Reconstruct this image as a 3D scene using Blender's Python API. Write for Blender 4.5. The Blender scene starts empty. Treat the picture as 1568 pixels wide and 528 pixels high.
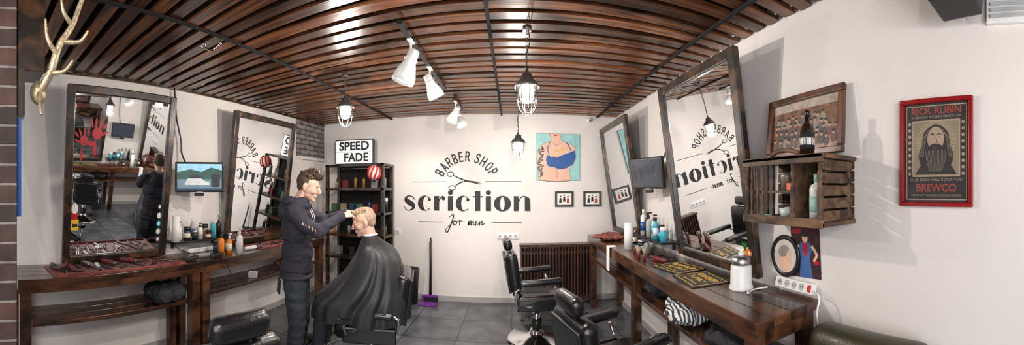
import bpy, bmesh, math, random
from mathutils import Vector, Matrix, Euler, noise
random.seed(7)
scene=bpy.context.scene
pi=math.pi
XL,XR,YB,YF,ZC=-3.03,1.54,4.9,-1.7,2.70
def T(x,y,z): return Matrix.Translation((x,y,z))
def RZ(d): return Matrix.Rotation(math.radians(d),4,'Z')
def RX(d): return Matrix.Rotation(math.radians(d),4,'X')
def RY(d): return Matrix.Rotation(math.radians(d),4,'Y')
def basis(o,x,y,z):
    m=Matrix.Identity(4)
    for i,v in enumerate((x,y,z,o)):
        for j in range(3): m[j][i]=v[j]
    return m
def WM(side,a,z,out=0.0,tilt=0):
    if side=='R': m=basis((XR-out,a,z),(0,-1,0),(0,0,1),(-1,0,0))
    elif side=='L': m=basis((XL+out,a,z),(0,1,0),(0,0,1),(1,0,0))
    else: m=basis((a,YB-out,z),(1,0,0),(0,0,1),(0,-1,0))
    return m@RX(tilt)
def FM(pos,n,tilt=0):
    n=Vector((n[0],n[1],0)).normalized()
    return basis(pos,(-n.y,n.x,0),(0,0,1),(n.x,n.y,0))@RX(tilt)
# ---------------- materials
_mc={}
def M(name,col,rough=.5,metal=0.0,var=.08,scale=10,bump=0.0,es=0.0,coat=0.0,trans=0.0,bscale=None):
    if name in _mc: return _mc[name]
    m=bpy.data.materials.new(name); m.use_nodes=True; nt=m.node_tree; b=nt.nodes['Principled BSDF']
    tc=nt.nodes.new('ShaderNodeTexCoord'); nz=nt.nodes.new('ShaderNodeTexNoise'); nz.inputs['Scale'].default_value=scale; nz.inputs['Detail'].default_value=4
    nt.links.new(tc.outputs['Object'],nz.inputs['Vector'])
    cr=nt.nodes.new('ShaderNodeValToRGB'); cr.color_ramp.elements[0].position=.3; cr.color_ramp.elements[1].position=.7
    cr.color_ramp.elements[0].color=tuple(max(0,c*(1-var)) for c in col)+(1,)
    cr.color_ramp.elements[1].color=tuple(min(1,c*(1+var)) for c in col)+(1,)
    nt.links.new(nz.outputs['Fac'],cr.inputs['Fac']); nt.links.new(cr.outputs['Color'],b.inputs['Base Color'])
    b.inputs['Roughness'].default_value=rough; b.inputs['Metallic'].default_value=metal
    b.inputs['Coat Weight'].default_value=coat; b.inputs['Transmission Weight'].default_value=trans
    if es>0:
        nt.links.new(cr.outputs['Color'],b.inputs['Emission Color']); b.inputs['Emission Strength'].default_value=es
    if bump>0:
        bp=nt.nodes.new('ShaderNodeBump'); bp.inputs['Strength'].default_value=bump; bp.inputs['Distance'].default_value=.01
        n2=nt.nodes.new('ShaderNodeTexNoise'); n2.inputs['Scale'].default_value=bscale or scale*4; n2.inputs['Detail'].default_value=5
        nt.links.new(tc.outputs['Object'],n2.inputs['Vector']); nt.links.new(n2.outputs['Fac'],bp.inputs['Height']); nt.links.new(bp.outputs['Normal'],b.inputs['Normal'])
    _mc[name]=m; return m
def wood(name,cd,cl,stretch=(2,22,22),rough=.35,coat=.2,rnd=.6,pos=(.35,.68)):
    if name in _mc: return _mc[name]
    m=bpy.data.materials.new(name); m.use_nodes=True; nt=m.node_tree; b=nt.nodes['Principled BSDF']; N=nt.nodes.new; L=nt.links.new
    tc=N('ShaderNodeTexCoord'); mp=N('ShaderNodeMapping'); mp.inputs['Scale'].default_value=stretch
    L(tc.outputs['Object'],mp.inputs['Vector'])
    geo=N('ShaderNodeNewGeometry'); va=N('ShaderNodeVectorMath'); va.operation='SCALE'; va.inputs['Scale'].default_value=37
    cmb=N('ShaderNodeCombineXYZ'); 
    for k in range(3): L(geo.outputs['Random Per Island'],cmb.inputs[k])
    L(cmb.outputs[0],va.inputs[0]); ad=N('ShaderNodeVectorMath'); ad.operation='ADD'; L(mp.outputs[0],ad.inputs[0]); L(va.outputs[0],ad.inputs[1])
    nz=N('ShaderNodeTexNoise'); nz.inputs['Scale'].default_value=1; nz.inputs['Detail'].default_value=7; nz.inputs['Distortion'].default_value=.7
    L(ad.outputs[0],nz.inputs['Vector'])
    cr=N('ShaderNodeValToRGB'); cr.color_ramp.elements[0].position=pos[0]; cr.color_ramp.elements[1].position=pos[1]
    cr.color_ramp.elements[0].color=(*cd,1); cr.color_ramp.elements[1].color=(*cl,1); L(nz.outputs['Fac'],cr.inputs['Fac'])
    mr=N('ShaderNodeMapRange'); mr.inputs['To Min'].default_value=1-rnd*.6; mr.inputs['To Max'].default_value=1+rnd*.6; L(geo.outputs['Random Per Island'],mr.inputs['Value'])
    hs=N('ShaderNodeHueSaturation'); L(cr.outputs['Color'],hs.inputs['Color']); L(mr.outputs[0],hs.inputs['Value']); L(hs.outputs['Color'],b.inputs['Base Color'])
    bp=N('ShaderNodeBump'); bp.inputs['Strength'].default_value=.35; bp.inputs['Distance'].default_value=.004; L(nz.outputs['Fac'],bp.inputs['Height']); L(bp.outputs['Normal'],b.inputs['Normal'])
    b.inputs['Roughness'].default_value=rough; b.inputs['Coat Weight'].default_value=coat; b.inputs['Coat Roughness'].default_value=.2
    _mc[name]=m; return m
def brick(name,c1,c2,mortar,w=.25,h=.075,off=.5,ms=.012,vert=True,rough=.8,bump=.8):
    m=bpy.data.materials.new(name); m.use_nodes=True; nt=m.node_tree; b=nt.nodes['Principled BSDF']; N=nt.nodes.new; L=nt.links.new
    tc=N('ShaderNodeTexCoord'); sp=N('ShaderNodeSeparateXYZ'); L(tc.outputs['Object'],sp.inputs[0])
    cb=N('ShaderNodeCombineXYZ')
    if vert:
        a=N('ShaderNodeMath'); a.operation='ADD'; L(sp.outputs[0],a.inputs[0]); L(sp.outputs[1],a.inputs[1]); L(a.outputs[0],cb.inputs[0]); L(sp.outputs[2],cb.inputs[1])
    else:
        L(sp.outputs[0],cb.inputs[0]); L(sp.outputs[1],cb.inputs[1])
    bk=N('ShaderNodeTexBrick'); bk.offset=off; bk.inputs['Scale'].default_value=1; bk.inputs['Brick Width'].default_value=w; bk.inputs['Row Height'].default_value=h
    bk.inputs['Mortar Size'].default_value=ms; bk.inputs['Color1'].default_value=(*c1,1); bk.inputs['Color2'].default_value=(*c2,1); bk.inputs['Mortar'].default_value=(*mortar,1)
    bk.inputs['Mortar Smooth'].default_value=.3
    L(cb.outputs[0],bk.inputs['Vector'])
    nz=N('ShaderNodeTexNoise'); nz.inputs['Scale'].default_value=4 if not vert else 14; nz.inputs['Detail'].default_value=8; L(tc.outputs['Object'],nz.inputs['Vector'])
    mr=N('ShaderNodeMapRange'); mr.inputs['From Min'].default_value=.3; mr.inputs['From Max'].default_value=.7; mr.inputs['To Min'].default_value=.55; mr.inputs['To Max'].default_value=1.4; L(nz.outputs['Fac'],mr.inputs['Value'])
    hs=N('ShaderNodeHueSaturation'); L(bk.outputs['Color'],hs.inputs['Color']); L(mr.outputs[0],hs.inputs['Value']); L(hs.outputs['Color'],b.inputs['Base Color'])
    bp=N('ShaderNodeBump'); bp.inputs['Strength'].default_value=bump; bp.inputs['Distance'].default_value=.01; bp.invert=True
    L(bk.outputs['Fac'],bp.inputs['Height']); L(bp.outputs['Normal'],b.inputs['Normal']); b.inputs['Roughness'].default_value=rough
    return m
def stripes(name,c1,c2,scale):
    m=bpy.data.materials.new(name); m.use_nodes=True; nt=m.node_tree; b=nt.nodes['Principled BSDF']; N=nt.nodes.new; L=nt.links.new
    tc=N('ShaderNodeTexCoord'); w=N('ShaderNodeTexWave'); w.inputs['Scale'].default_value=scale; w.inputs['Distortion'].default_value=1.5; L(tc.outputs['Object'],w.inputs['Vector'])
    cr=N('ShaderNodeValToRGB'); cr.color_ramp.interpolation='CONSTANT'; cr.color_ramp.elements[0].color=(*c1,1); cr.color_ramp.elements[1].position=.5; cr.color_ramp.elements[1].color=(*c2,1)
    L(w.outputs['Fac'],cr.inputs['Fac']); L(cr.outputs['Color'],b.inputs['Base Color']); b.inputs['Roughness'].default_value=.8; return m

WALL=M('plaster_white',(.76,.715,.685),.75,var=.05,scale=1.3,bump=.12,bscale=30)
SLAT=wood('slat_wood',(.018,.007,.003),(.20,.070,.027),(1.6,26,26),.30,.25,1.1)
DARKW=wood('dark_stained_wood',(.018,.008,.005),(.13,.050,.022),(8,2.5,8),.25,.5,.5)
FRAMEW=wood('worn_frame_wood',(.010,.007,.005),(.15,.065,.024),(7,7,7),.35,.3,.4,(.45,.8))
CRATE=wood('old_crate_wood',(.025,.013,.008),(.16,.085,.042),(14,6,14),.65,0,.6)
BLACK=M('black_plastic',(.012,.012,.013),.35)
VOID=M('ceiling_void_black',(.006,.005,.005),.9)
LEATHER=M('black_leather',(.009,.009,.010),.26,bump=.15,scale=30,coat=.25)
CHROME=M('chrome',(.75,.75,.76),.12,1)
STEEL=M('brushed_steel',(.45,.45,.46),.3,1)
GREYM=M('grey_enamel',(.20,.19,.18),.4,.6)
CAGE=M('dark_cage_wire',(.03,.028,.025),.45,.5)
WHITE=M('white_plastic',(.82,.82,.81),.35,var=.02)
PAPER=M('white_paper',(.84,.83,.81),.8,var=.03)
INK=M('black_ink',(.018,.018,.02),.6)
MIRROR=M('mirror_glass',(.80,.81,.82),.015,1,var=.005)
FLOORM=brick('slate_floor_tile',(.070,.074,.084),(.11,.115,.125),(.03,.03,.03),.6,.6,0,.008,False,.25,.25)
BRICKR=brick('red_brick_old',(.060,.028,.022),(.022,.014,.012),(.16,.14,.13),.25,.075,.5,.006)
BRICKG=brick('grey_brick',(.30,.28,.27),(.18,.165,.16),(.10,.09,.085),.24,.075,.5,.012)
LEATH_R=M('oxblood_leather',(.20,.050,.042),.5,bump=.3,scale=12,var=.3)
OLIVE=M('olive_leather',(.040,.038,.018),.38,bump=.2,scale=20,coat=.1)
# ---------------- builder
def catmull(P,n=8,closed=False):
    P=[Vector(p) if len(p)<=4 else p for p in P]; out=[]; k=len(P)
    rng=range(k if closed else k-1)
    for i in rng:
        if closed: a,b,c,d=P[(i-1)%k],P[i],P[(i+1)%k],P[(i+2)%k]
        else: a,b,c,d=P[max(i-1,0)],P[i],P[i+1],P[min(i+2,k-1)]
        for j in range(n):
            t=j/n; out.append(.5*((2*b)+(c-a)*t+(2*a-5*b+4*c-d)*t*t+(3*b-a-3*c+d)*t**3))
    if not closed: out.append(P[-1].copy())
    return out
class B:
    def __init__(s,name,M=None):
        s.name=name; s.M=M or Matrix.Identity(4); s.bm=bmesh.new(); s.mats=[]
    def mi(s,m):
        if m not in s.mats: s.mats.append(m)
        return s.mats.index(m)
    def add(s,bm,mat,smooth=None,M=None,recalc=False):
        i=s.mi(mat)
        if M is not None: bmesh.ops.transform(bm,matrix=M,verts=bm.verts)
        if recalc: bmesh.ops.recalc_face_normals(bm,faces=bm.faces)
        for f in bm.faces:
            f.material_index=i
            if smooth is not None: f.smooth=smooth
        me=bpy.data.meshes.new('t'); bm.to_mesh(me); bm.free(); s.bm.from_mesh(me); bpy.data.meshes.remove(me)
    def addmesh(s,me,mat,M=None):
        bm=bmesh.new(); bm.from_mesh(me); s.add(bm,mat,True,M)
    def box(s,c,size,mat,rot=(0,0,0),bev=0.0,seg=2,smooth=False):
        bm=bmesh.new(); bmesh.ops.create_cube(bm,size=1.0); bmesh.ops.scale(bm,vec=size,verts=bm.verts)
        if bev>0: bmesh.ops.bevel(bm,geom=list(bm.edges),offset=min(bev,min(size)*.49),segments=seg,affect='EDGES',profile=.5)
        s.add(bm,mat,smooth,Matrix.Translation(c)@Euler([math.radians(a) for a in rot]).to_matrix().to_4x4())
    def cushion(s,c,size,mat,rot=(0,0,0),bev=.05): s.box(c,size,mat,rot,bev,5,True)
    def tube(s,pts,r,mat,seg=8,closed=False,caps=True):
        P=[Vector(p) for p in pts]; n=len(P); rs=r if isinstance(r,(list,tuple)) else [r]*n
        bm=bmesh.new(); rings=[]; up=None
        for i in range(n):
            if closed: t=(P[(i+1)%n]-P[i-1])
            else: t=P[min(i+1,n-1)]-P[max(i-1,0)]
            if t.length<1e-9: t=Vector((0,0,1))
            t.normalize()
            if up is None:
                up=Vector((0,0,1)) if abs(t.z)<.9 else Vector((1,0,0))
            u=up-t*up.dot(t)
            if u.length<1e-5: u=Vector((1,0,0)) if abs(t.x)<.9 else Vector((0,1,0)); u=u-t*u.dot(t)
            u.normalize(); up=u; v=t.cross(u)
            rings.append([bm.verts.new(P[i]+(u*math.cos(2*pi*k/seg)+v*math.sin(2*pi*k/seg))*rs[i]) for k in range(seg)])
        for i in range(n if closed else n-1):
            a,b=rings[i],rings[(i+1)%n]
            for k in range(seg):
                f=bm.faces.new((a[k],a[(k+1)%seg],b[(k+1)%seg],b[k])); f.smooth=True
        if caps and not closed:
            bm.faces.new(list(reversed(rings[0]))); bm.faces.new(rings[-1])
        s.add(bm,mat,None,None,True)
    def cyl(s,a,b,r,mat,r2=None,seg=18): s.tube([a,b],[r,r if r2 is None else r2],mat,seg)
    def lathe(s,prof,mat,M=None,seg=24,smooth=True):
        bm=bmesh.new(); rings=[]
        for (r,z) in prof:
            r=max(r,1e-4); rings.append([bm.verts.new((r*math.cos(2*pi*k/seg),r*math.sin(2*pi*k/seg),z)) for k in range(seg)])
        for a,b in zip(rings,rings[1:]):
            for k in range(seg): bm.faces.new((a[k],a[(k+1)%seg],b[(k+1)%seg],b[k]))
        for f in bm.faces: f.smooth=smooth
        bm.faces.new(list(reversed(rings[0]))); bm.faces.new(rings[-1])
        s.add(bm,mat,None,M,True)
    def sphere(s,c,r,mat,rot=(0,0,0),M=None):
        bm=bmesh.new(); bmesh.ops.create_icosphere(bm,subdivisions=3,radius=1); rr=r if isinstance(r,(tuple,list)) else (r,r,r)
        bmesh.ops.scale(bm,vec=rr,verts=bm.verts)
        X=Matrix.Translation(c)@Euler([math.radians(a) for a in rot]).to_matrix().to_4x4()
        s.add(bm,mat,True,(M@X) if M is not None else X)
    def poly(s,pts,mat,z=0.0,M=None):
        bm=bmesh.new(); v=[bm.verts.new((p[0],p[1],z)) for p in pts]; bm.faces.new(v)
        s.add(bm,mat,False,M)
    def rect(s,x0,y0,x1,y1,mat,z=0.0,M=None): s.poly([(x0,y0),(x1,y0),(x1,y1),(x0,y1)],mat,z,M)
    def ell(s,cx,cy,rx,ry,mat,z=0.0,rot=0,n=24,M=None):
        c,sn=math.cos(math.radians(rot)),math.sin(math.radians(rot))
        s.poly([(cx+rx*math.cos(2*pi*k/n)*c-ry*math.sin(2*pi*k/n)*sn, cy+rx*math.cos(2*pi*k/n)*sn+ry*math.sin(2*pi*k/n)*c) for k in range(n)],mat,z,M)
    def strip(s,A,Bp,mat,z=0.0,closed=False,M=None):
        bm=bmesh.new(); a=[bm.verts.new((p[0],p[1],z)) for p in A]; b=[bm.verts.new((p[0],p[1],z)) for p in Bp]; n=len(a)
        for i in range(n if closed else n-1):
            j=(i+1)%n; bm.faces.new((a[i],a[j],b[j],b[i]))
        s.add(bm,mat,False,M)
    def ribbon(s,pts,mat,z=0.0,n=8,M=None):
        P=catmull([(p[0],p[1],p[2]) for p in pts],n); A=[];C=[]
        for i,p in enumerate(P):
            t=P[min(i+1,len(P)-1)]-P[max(i-1,0)]; t=Vector((t.x,t.y)); 
            if t.length<1e-9: t=Vector((1,0))
            t.normalize(); nn=Vector((-t.y,t.x))*p.z*.5; A.append((p.x+nn.x,p.y+nn.y)); C.append((p.x-nn.x,p.y-nn.y))
        s.strip(A,C,mat,z,False,M)
    def text(s,body,size,mat,M=None,bold=0.0,width=None,align='CENTER'):
        cu=bpy.data.curves.new('tx','FONT'); cu.body=body; cu.size=size; cu.align_x=align; cu.offset=bold
        ob=bpy.data.objects.new('tx',cu); scene.collection.objects.link(ob); bpy.context.view_layer.update()
        dg=bpy.context.evaluated_depsgraph_get(); me=bpy.data.meshes.new_from_object(ob.evaluated_get(dg))
        bpy.data.objects.remove(ob); bm=bmesh.new(); bm.from_mesh(me); bpy.data.meshes.remove(me)
        if width and len(bm.verts):
            xs=[v.co.x for v in bm.verts]; w=max(xs)-min(xs); bmesh.ops.scale(bm,vec=(width/w,1,1),verts=bm.verts)
        s.add(bm,mat,False,M)
    def done(s,parent=None):
        me=bpy.data.meshes.new(s.name); s.bm.to_mesh(me); s.bm.free()
        for m in s.mats: me.materials.append(m)
        ob=bpy.data.objects.new(s.name,me); scene.collection.objects.link(ob); ob.matrix_world=s.M
        if parent: ob.parent=parent
        return ob
def organic(prims,vox,sm=4,disp=None):
    bm=bmesh.new()
    def sph(c,r,rot=None):
        X=Matrix.Translation(c)
        if rot: X=X@Euler([math.radians(a) for a in rot]).to_matrix().to_4x4()
        bmesh.ops.create_icosphere(bm,subdivisions=3,radius=1,matrix=X@Matrix.Diagonal((r[0],r[1],r[2],1)))
    for p in prims:
        if p[0]=='c':
            a,b=Vector(p[1]),Vector(p[2]); r1,r2=p[3],p[4]; n=max(2,int((b-a).length/(min(r1,r2)*.3))+1)
            for i in range(n+1):
                t=i/n; r=r1+(r2-r1)*t; sph(a.lerp(b,t),(r,r,r))
        else: sph(p[1],p[2],p[3] if len(p)>3 else None)
    me=bpy.data.meshes.new('o'); bm.to_mesh(me); bm.free(); ob=bpy.data.objects.new('o',me); scene.collection.objects.link(ob)
    r=ob.modifiers.new('r','REMESH'); r.mode='VOXEL'; r.voxel_size=vox; r.use_smooth_shade=True
    if sm: q=ob.modifiers.new('s','SMOOTH'); q.factor=.5; q.iterations=sm
    bpy.context.view_layer.update(); dg=bpy.context.evaluated_depsgraph_get(); m2=bpy.data.meshes.new_from_object(ob.evaluated_get(dg))
    bpy.data.objects.remove(ob); bpy.data.meshes.remove(me)
    if disp:
        nn=[v.normal.copy() for v in m2.vertices]
        for v,n in zip(m2.vertices,nn): v.co=v.co+n*disp(v.co)
    return m2
def chain(P): return [('c',P[i][:3],P[i+1][:3],P[i][3],P[i+1][3]) for i in range(len(P)-1)]
def light(kind,name,loc,power,parent=None,col=(1,.93,.85),target=None,**kw):
    l=bpy.data.lights.new(name,kind); l.energy=power; l.color=col
    for k,v in kw.items(): setattr(l,k,v)
    o=bpy.data.objects.new(name,l); scene.collection.objects.link(o); o.location=loc
    if target is not None: o.rotation_euler=(Vector(target)-Vector(loc)).to_track_quat('-Z','Y').to_euler()
    if parent: o.parent=parent
    return o
# ---------------- room
def slab(name,c,size,mat):
    b=B(name); b.box(c,size,mat); return b.done()
slab('floor',((XL+XR)/2,(YB+YF)/2,-.05),(XR-XL+.4,YB-YF+.4,.1),FLOORM)
slab('ceiling',((XL+XR)/2,(YB+YF)/2,2.87),(XR-XL+.4,YB-YF+.4,.1),VOID)
slab('wall_left',(XL-.05,(YB+YF)/2,1.41),(.1,YB-YF+.2,2.82),WALL)
slab('wall_right',(XR+.05,(YB+YF)/2,1.41),(.1,YB-YF+.2,2.82),WALL)
slab('wall_back',((XL+XR)/2,YB+.05,1.41),(XR-XL,.1,2.82),WALL)
b=B('wall_front')
b.box(((XL+XR)/2,YF-.05,.3),(XR-XL,.1,.6),WALL); b.box(((XL+XR)/2,YF-.05,2.61),(XR-XL,.1,.42),WALL)
b.box((-2.7,YF-.05,1.5),(.66,.1,1.8),WALL); b.box((1.25,YF-.05,1.5),(.58,.1,1.8),WALL); b.done()
b=B('added_window')  # unseen window added behind the camera to bring in light
for x in (-2.35,-1.2,-.2,.94): b.box((x,YF,1.5),(.05,.06,1.8),BLACK)
for z in (.62,2.38): b.box((-.7,YF,z),(3.3,.06,.05),BLACK)
b.box((-.7,YF-.06,1.5),(3.3,.01,1.8),M('added_glow_pane',(.8,.85,.9),.2,es=.6)); b.done()  # glowing pane of the added window
SKG=M('grey_skirting',(.38,.37,.36),.4)
b=B('baseboard_back'); b.box(((XL+XR)/2,YB-.01,.035),(XR-XL,.02,.07),SKG); b.done()
b=B('baseboard_left'); b.box((XL+.01,2.3,.035),(.02,5,.07),SKG); b.done()
b=B('baseboard_right'); b.box((XR-.01,1.6,.035),(.02,6.4,.07),SKG); b.done()
# slatted ceiling
b=B('ceiling_slat_panel'); seams=[XL+.01,-1.80,-.15,1.25,XR-.005]
y=YF+.06
while y<YB-.04:
    for k in range(4):
        x0,x1=seams[k]+.004,seams[k+1]-.004
        b.box(((x0+x1)/2,y+random.uniform(-.005,.005),2.715+random.uniform(-.005,.005)),(x1-x0,.086,.022),SLAT,(random.uniform(-3,3),0,random.uniform(-.15,.15)))
    y+=.134
for x in seams[1:4]: b.box((x,(YB+YF)/2,2.697),(.022,YB-YF-.02,.014),VOID)
for x in (-2.4,-1,.5): b.box((x,(YB+YF)/2,2.76),(.05,YB-YF-.02,.05),VOID)
b.done()
b=B('trim_1'); b.box((XL+.012,(YB+YF)/2,2.695),(.02,YB-YF,.02),FRAMEW); b.done()
b=B('brick_wall_patch'); b.box((XL+.008,4.5,2.405),(.016,.78,.55),BRICKG); b.box((XL+.03,4.5,2.11),(.06,.78,.04),WALL); b.done()
b=B('brick_pillar'); b.box((-1.75,-.12,1.35),(.9,.54,2.7),BRICKR,bev=.004); b.done()
b=B('pillar_wood_board'); b.box((-1.44,.215,2.40),(.16,.115,.58),FRAMEW,bev=.004); b.box((-1.40,.172,2.02),(.08,.034,.19),FRAMEW); b.box((-1.38,.165,1.72),(.03,.02,.40),M('blue_enamel',(.01,.10,.42),.35)); b.done()
ANT=M('antler_gold',(.42,.34,.22),.3,.5,var=.35,scale=25,bump=.3)
b=B('wall_antler',T(.02,.04,0))
def br(P,r0,r1): 
    Q=catmull(P,6); b.tube(Q,[r0+(r1-r0)*i/(len(Q)-1) for i in range(len(Q))],ANT,10)
br([(-1.40,.21,2.03),(-1.36,.25,2.10),(-1.34,.28,2.20),(-1.33,.33,2.28),(-1.32,.36,2.36),(-1.31,.39,2.44)],.019,.008)
br([(-1.40,.21,2.03),(-1.35,.205,1.98),(-1.32,.205,1.92)],.014,.004)
br([(-1.36,.25,2.10),(-1.33,.30,2.10),(-1.31,.33,2.14)],.012,.004)
br([(-1.34,.27,2.17),(-1.32,.23,2.22),(-1.31,.22,2.29)],.012,.004)
br([(-1.34,.29,2.22),(-1.32,.36,2.22),(-1.30,.39,2.26)],.012,.004)
br([(-1.33,.33,2.29),(-1.31,.29,2.33),(-1.30,.28,2.40)],.011,.004)
b.sphere((-1.41,.21,2.03),(.03,.035,.05),ANT); b.done()
# ---------------- mirrors
def mirror(side,yc,w,h,tilt,z):
    b=B('standing_wall_mirror',WM(side,yc,z,.045,tilt)); f=.07
    b.box((0,h/2,.0),(w-.02,h-.02,.02),BLACK)
    b.box((-w/2+f/2,h/2,.012),(f,h,.05),FRAMEW,bev=.008); b.box((w/2-f/2,h/2,.012),(f,h,.05),FRAMEW,bev=.008)
    b.box((0,f/2,.012),(w-2*f,f,.05),FRAMEW,bev=.008); b.box((0,h-f/2,.012),(w-2*f,f,.05),FRAMEW,bev=.008)
    b.rect(-w/2+f,f,w/2-f,h-f,MIRROR,.0125)
    return b
RED=M('red_paint',(.50,.01,.02),.4)
YEL=M('yellow_print',(.85,.50,.03),.5)
b=mirror('L',1.28,1.07,1.57,8,.965)
def handprint(cx,cy,s,mir=1,rot=0):
    X=T(cx,cy,.0145)@RZ(rot)@Matrix.Diagonal((s*mir,s,1,1))
    b.ell(0,0,.042,.048,RED,0,M=X)
    for a,l,x in ((20,.07,-.034),(8,.085,-.012),(-6,.08,.011),(-20,.06,.033)):
        q=math.radians(90+a); b.ell(x+math.cos(q)*.07,math.sin(q)*.075,.0095,l*.55,RED,.0002,a,M=X)
    b.ell(.06,.01,.011,.036,RED,.0002,-55,M=X)
handprint(-.25,1.17,1.1,1,-8); handprint(-.37,1.10,.95,-1,14); b.ell(-.27,1.04,.018,.07,RED,.0143); b.ell(-.39,.98,.012,.06,RED,.0143); b.ell(-.31,1.08,.03,.02,RED,.0142)
for i,(yy,c) in enumerate(((.17,(.1,.1,.1)),(.25,(.5,.5,.5)),(.33,(.02,.35,.4)),(.41,(.7,.7,.65)),(.5,(.05,.05,.05)))):
    m_=M('round_sticker_%d'%i,c,.4); b.ell(.44,yy,.026,.03,m_,.015); b.ell(.44,yy,.013,.016,PAPER,.0153)
b.rect(-.46,.30,-.39,.40,YEL,.0145); b.rect(-.46,.40,-.40,.52,RED,.0145); b.ell(-.43,.50,.03,.05,PAPER,.0148); b.rect(-.45,.33,-.40,.36,INK,.0148)
b.done()
mirror('L',3.185,1.13,1.57,7,.965).done()
b=mirror('R',2.20,1.10,1.48,8.2,1.05)
b.ell(.42,.14,.028,.045,YEL,.0145); 
for a in (-30,0,30): b.ell(.42+.02*math.sin(math.radians(-a)),.20,.008,.035,M('leaf_green',(.03,.2,.03),.5),.0147,a)
b.ell(.49,.17,.028,.028,M('orange_sticker',(.85,.15,.03),.5),.04); b.ell(.49,.17,.012,.012,PAPER,.0405)
b.done()
mirror('R',4.22,1.10,1.48,8.2,1.03).done()
# ---------------- TVs
def tv(pos,n,tilt,on,wallpt):
    b=B('wall_television',FM(pos,n,tilt)); w,h=.50,.31
    b.box((0,0,0),(w,h,.035),BLACK,bev=.008); b.box((0,0,-.025),(w*.6,h*.6,.03),BLACK)
    S=lambda nm,c:M('screen_'+nm,c,.3,var=.12,scale=25,es=.8 if on else 0)
    if on:
        z=.0185; b.rect(-.23,-.135,.23,.135,S('sky',(.22,.40,.50)),z)
        b.poly([(-.23,.05),(-.1,.08),(.02,.055),(.12,.10),(.23,.07),(.23,-.02),(-.23,-.02)],S('hills',(.03,.07,.06)),z+.0004)
        b.rect(-.23,-.135,.23,-.02,S('road',(.10,.16,.19)),z+.0005)
        b.poly([(-.15,-.06),(-.12,-.01),(.0,.0),(.05,-.04),(.1,-.05),(.1,-.08),(-.15,-.08)],S('car',(.40,.40,.40)),z+.0008)
        b.poly([(-.11,-.015),(-.09,.02),(-.02,.025),(.03,-.01)],S('house',(.03,.03,.04)),z+.0009)
        b.rect(.12,-.1,.21,.03,S('house',(.03,.03,.04)),z+.0009)
        b.rect(-.23,-.135,.23,-.115,S('ticker',(.02,.04,.08)),z+.001)
    else: b.rect(-.23,-.135,.23,.135,M('screen_off',(.05,.055,.075),.12,coat=.5),.0185)
    b.box((0,-.15,.012),(.06,.008,.015),STEEL)
    inv=b.M.inverted(); wp=inv@Vector(wallpt)
    b.tube([(0,0,-.03),(wp.x*.5,-.0,wp.z*.5-.02),tuple(wp)],.012,BLACK,8); b.box(tuple(wp),(.08,.14,.05),BLACK)
    b.box((.0,-.18,-.005),(.10,.03,.03),BLACK,bev=.006)
    return b.done()
tv((-2.78,2.12,1.755),(.86,-.5),3,True,(-2.98,2.2,1.755))
tv((1.31,3.12,1.79),(-.95,-.28),8,False,(1.49,3.2,1.79))
b=B('hanging_cable'); b.tube(catmull([(-2.99,1.95,2.69),(-2.985,1.97,2.4),(-2.985,2.03,2.15),(-2.98,2.04,2.0),(-2.9,2.1,1.8)],8),.009,BLACK,8); b.done()
b=B('hanging_cable'); b.tube(catmull([(1.50,3.05,2.69),(1.50,3.06,2.3),(1.50,3.1,2.0),(1.44,3.15,1.85)],8),.008,BLACK,8); b.done()
# ---------------- logo on back wall
b=B('wall_logo_lettering',WM('B',-.662,1.316,.004)); S=.215; x=-.962
def L_(): return T(x,0,0)@Matrix.Diagonal((S,S,1,1))
def arc(cx,cy,rx,ry,a0,a1,n=32): return [(cx+rx*math.cos(math.radians(a0+(a1-a0)*i/n)),cy+ry*math.sin(math.radians(a0+(a1-a0)*i/n))) for i in range(n+1)]
for ch in 'scriction':
    X=L_()
    if ch=='s':
        b.ribbon([(.84,.74,.05),(.72,.93,.06),(.46,1.0,.08),(.24,.88,.17),(.24,.70,.27),(.46,.54,.36),(.70,.38,.33),(.76,.18,.20),(.52,.01,.08),(.26,.03,.06),(.06,.26,.05)],INK,0,8,X); w=.9
    elif ch=='c':
        b.strip(arc(.5,.5,.5,.53,38,322),arc(.60,.5,.22,.49,52,308),INK,0,False,X); b.ell(.83,.76,.11,.11,INK,.0005,M=X); w=.97
    elif ch=='o':
        b.strip(arc(.575,.5,.575,.53,0,360),arc(.575,.5,.15,.45,0,360),INK,0,False,X); w=1.15
    elif ch=='r':
        b.rect(0,0,.36,1,INK,0,X); b.ribbon([(.34,.62,.06),(.44,.86,.06),(.58,.98,.07),(.70,.93,.07)],INK,.0003,8,X); b.ell(.66,.84,.13,.13,INK,.0005,M=X); w=.78
    elif ch=='i':
        b.rect(0,0,.36,1,INK,0,X); b.ell(.18,1.24,.18,.16,INK,0,M=X); w=.36
    elif ch=='t':
        b.rect(.16,0,.52,1.35,INK,0,X); b.rect(0,.92,.70,1.0,INK,.0003,X); w=.70
    elif ch=='n':
        b.rect(0,0,.36,1,INK,0,X); b.ribbon([(.34,.62,.06),(.46,.88,.06),(.66,.98,.08),(.88,.92,.10)],INK,.0003,8,X)
        b.poly([(.74,0),(1.12,0),(1.12,.66),(1.08,.82),(.98,.93),(.86,.97),(.74,.90)],INK,.0004,X); w=1.12
    x+=(w+.185)*S
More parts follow.
